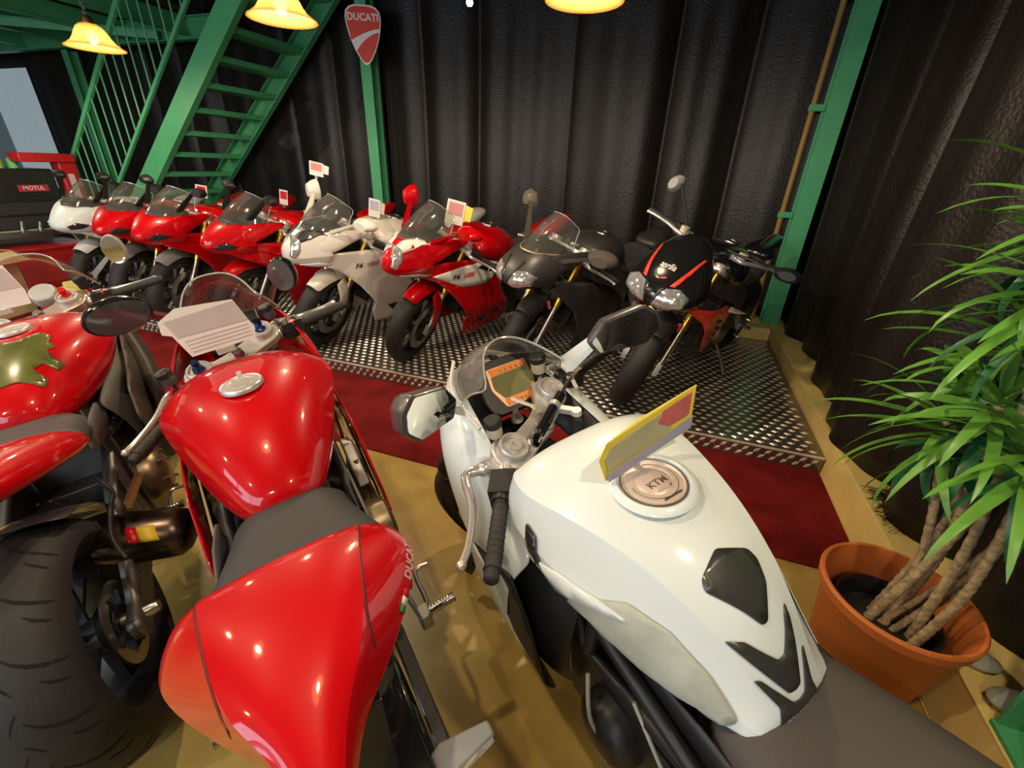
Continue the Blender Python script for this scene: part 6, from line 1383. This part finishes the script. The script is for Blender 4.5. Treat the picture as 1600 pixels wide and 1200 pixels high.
# ================================================================== far left: tool chest, lift frame, carton
def left_corner():
    t = thing('tool_chest', 'black tool chest with red label and clutter on top at the far left', 'tool chest', (-7.0, 2.7, 0))
    BK = mat('black_chest_paint', (.015, .015, .016), .35, coat=.3)
    MB().box((0, 0, .92), (.7, 1.3, .66)).build('cabinet', BK, t, bevel=.02)
    for z in (.72, .86): MB().box((.352, 0, z), (.012, 1.2, .12)).build('drawer', mat('dark_drawer', (.03, .03, .03), .4), t, bevel=.006)
    lb = MB().box((.356, .42, 1.06), (.008, .26, .065)).build('label_plate', mat('label_red', (.35, .03, .05), .5), t, smooth=False)
    lettering('MOTUL', .055, basis((.361, .42, 1.06), (0, 1, 0), (0, 0, 1)), mat('label_white', (.6, .5, .5), .5), lb, ext=.01, bold=.02)
    MB().box((.356, .02, 1.15), (.006, .05, .07)).build('yellow_tag', mat('tag_yellow', (.6, .55, .05), .5), t, smooth=False)
    MB().box((.15, .0, .62), (.75, 1.1, .05)).build('lower_shelf', STEEL, t, bevel=.005)
    for y in (-.3, -.1, .15, .3): MB().tube([(.42, y, .65), (.44, y + .02, .72 + .03 * math.sin(y * 9))], .022, 10).build('socket_tool', STEEL, t)
    MB().box((.38, 0, .645), (.03, 1.1, .02)).build('tool_rail', ALU, t, smooth=False)
    f = thing('lift_frame', 'red steel workshop frame beside the black tool chest', 'frame', (-6.72, 3.5, 0)); RP = mat('workshop_red', (.42, .012, .015), .4, coat=.3)
    MB().box((0, 0, .70), (.16, .16, 1.4)).build('column', RP, f, bevel=.01); MB().box((0, -.16, 1.36), (.2, .5, .09)).build('crossbar', RP, f, bevel=.01)
    MB().box((.083, .0, .95), (.004, .06, .5)).build('sticker_strip', mat('sticker_white', (.55, .52, .5), .5), f, smooth=False)
    b = thing('red_crate', 'red steel crate under the black tool chest', 'crate', (-6.6, 2.95, 0)); MB().box((0, 0, .24), (.55, .7, .48)).build('crate_body', RP, b, bevel=.012); MB().box((0, 0, .49), (.58, .73, .03)).build('crate_rim', RP, b, bevel=.006)
    c = thing('cardboard_carton', 'open cardboard carton on the floor at the left edge', 'carton', (-5.95, 2.12, .0085), (0, 0, R(20)))
    m = MB()
    for dx, dy, sx, sy in ((.19, 0, .008, .42), (-.19, 0, .008, .42), (0, .21, .38, .008), (0, -.21, .38, .008)): m.box((dx, dy, .27), (sx, sy, .54))
    m.box((0, 0, .006), (.38, .42, .01)); m.build('carton_body', CARD, c, smooth=False)
    for dx, dy, sx, sy, rx, ry in ((.27, 0, .17, .42, 0, 25), (-.26, 0, .16, .42, 0, -35), (0, .29, .38, .17, -30, 0)): MB().box((dx, dy, .53), (sx, sy, .006), (R(rx), R(ry), 0)).build('flap', CARD, c, smooth=False)
    items = [(-6.85, 2.35, .05, .16, (.5, .46, .42), 'cream spray can at the left on the tool chest'), (-6.82, 2.5, .045, .15, (.45, .2, .2), 'red and cream can on the tool chest'), (-6.84, 2.66, .05, .15, (.55, .52, .48), 'white can in the middle of the tool chest top'), (-6.83, 2.98, .05, .12, (.25, .5, .08), 'lime green tub on the tool chest'), (-6.85, 3.12, .045, .10, (.12, .45, .15), 'green lidded tub at the right end of the tool chest')]
    for x, y, r, h, col, lab in items:
        o = thing('can', lab, 'can', (x, y, 1.25)); MB().lathe([(0, 0), (r, 0), (r, h * .85), (r * .8, h * .92), (0, h * .92)], n=20).build('can_body', mat('can_%d' % int(y * 100), col, .35), o); MB().lathe([(0, h * .92), (r * .5, h * .92), (r * .5, h), (0, h)], n=16).build('lid', PAPER, o)
left_corner()
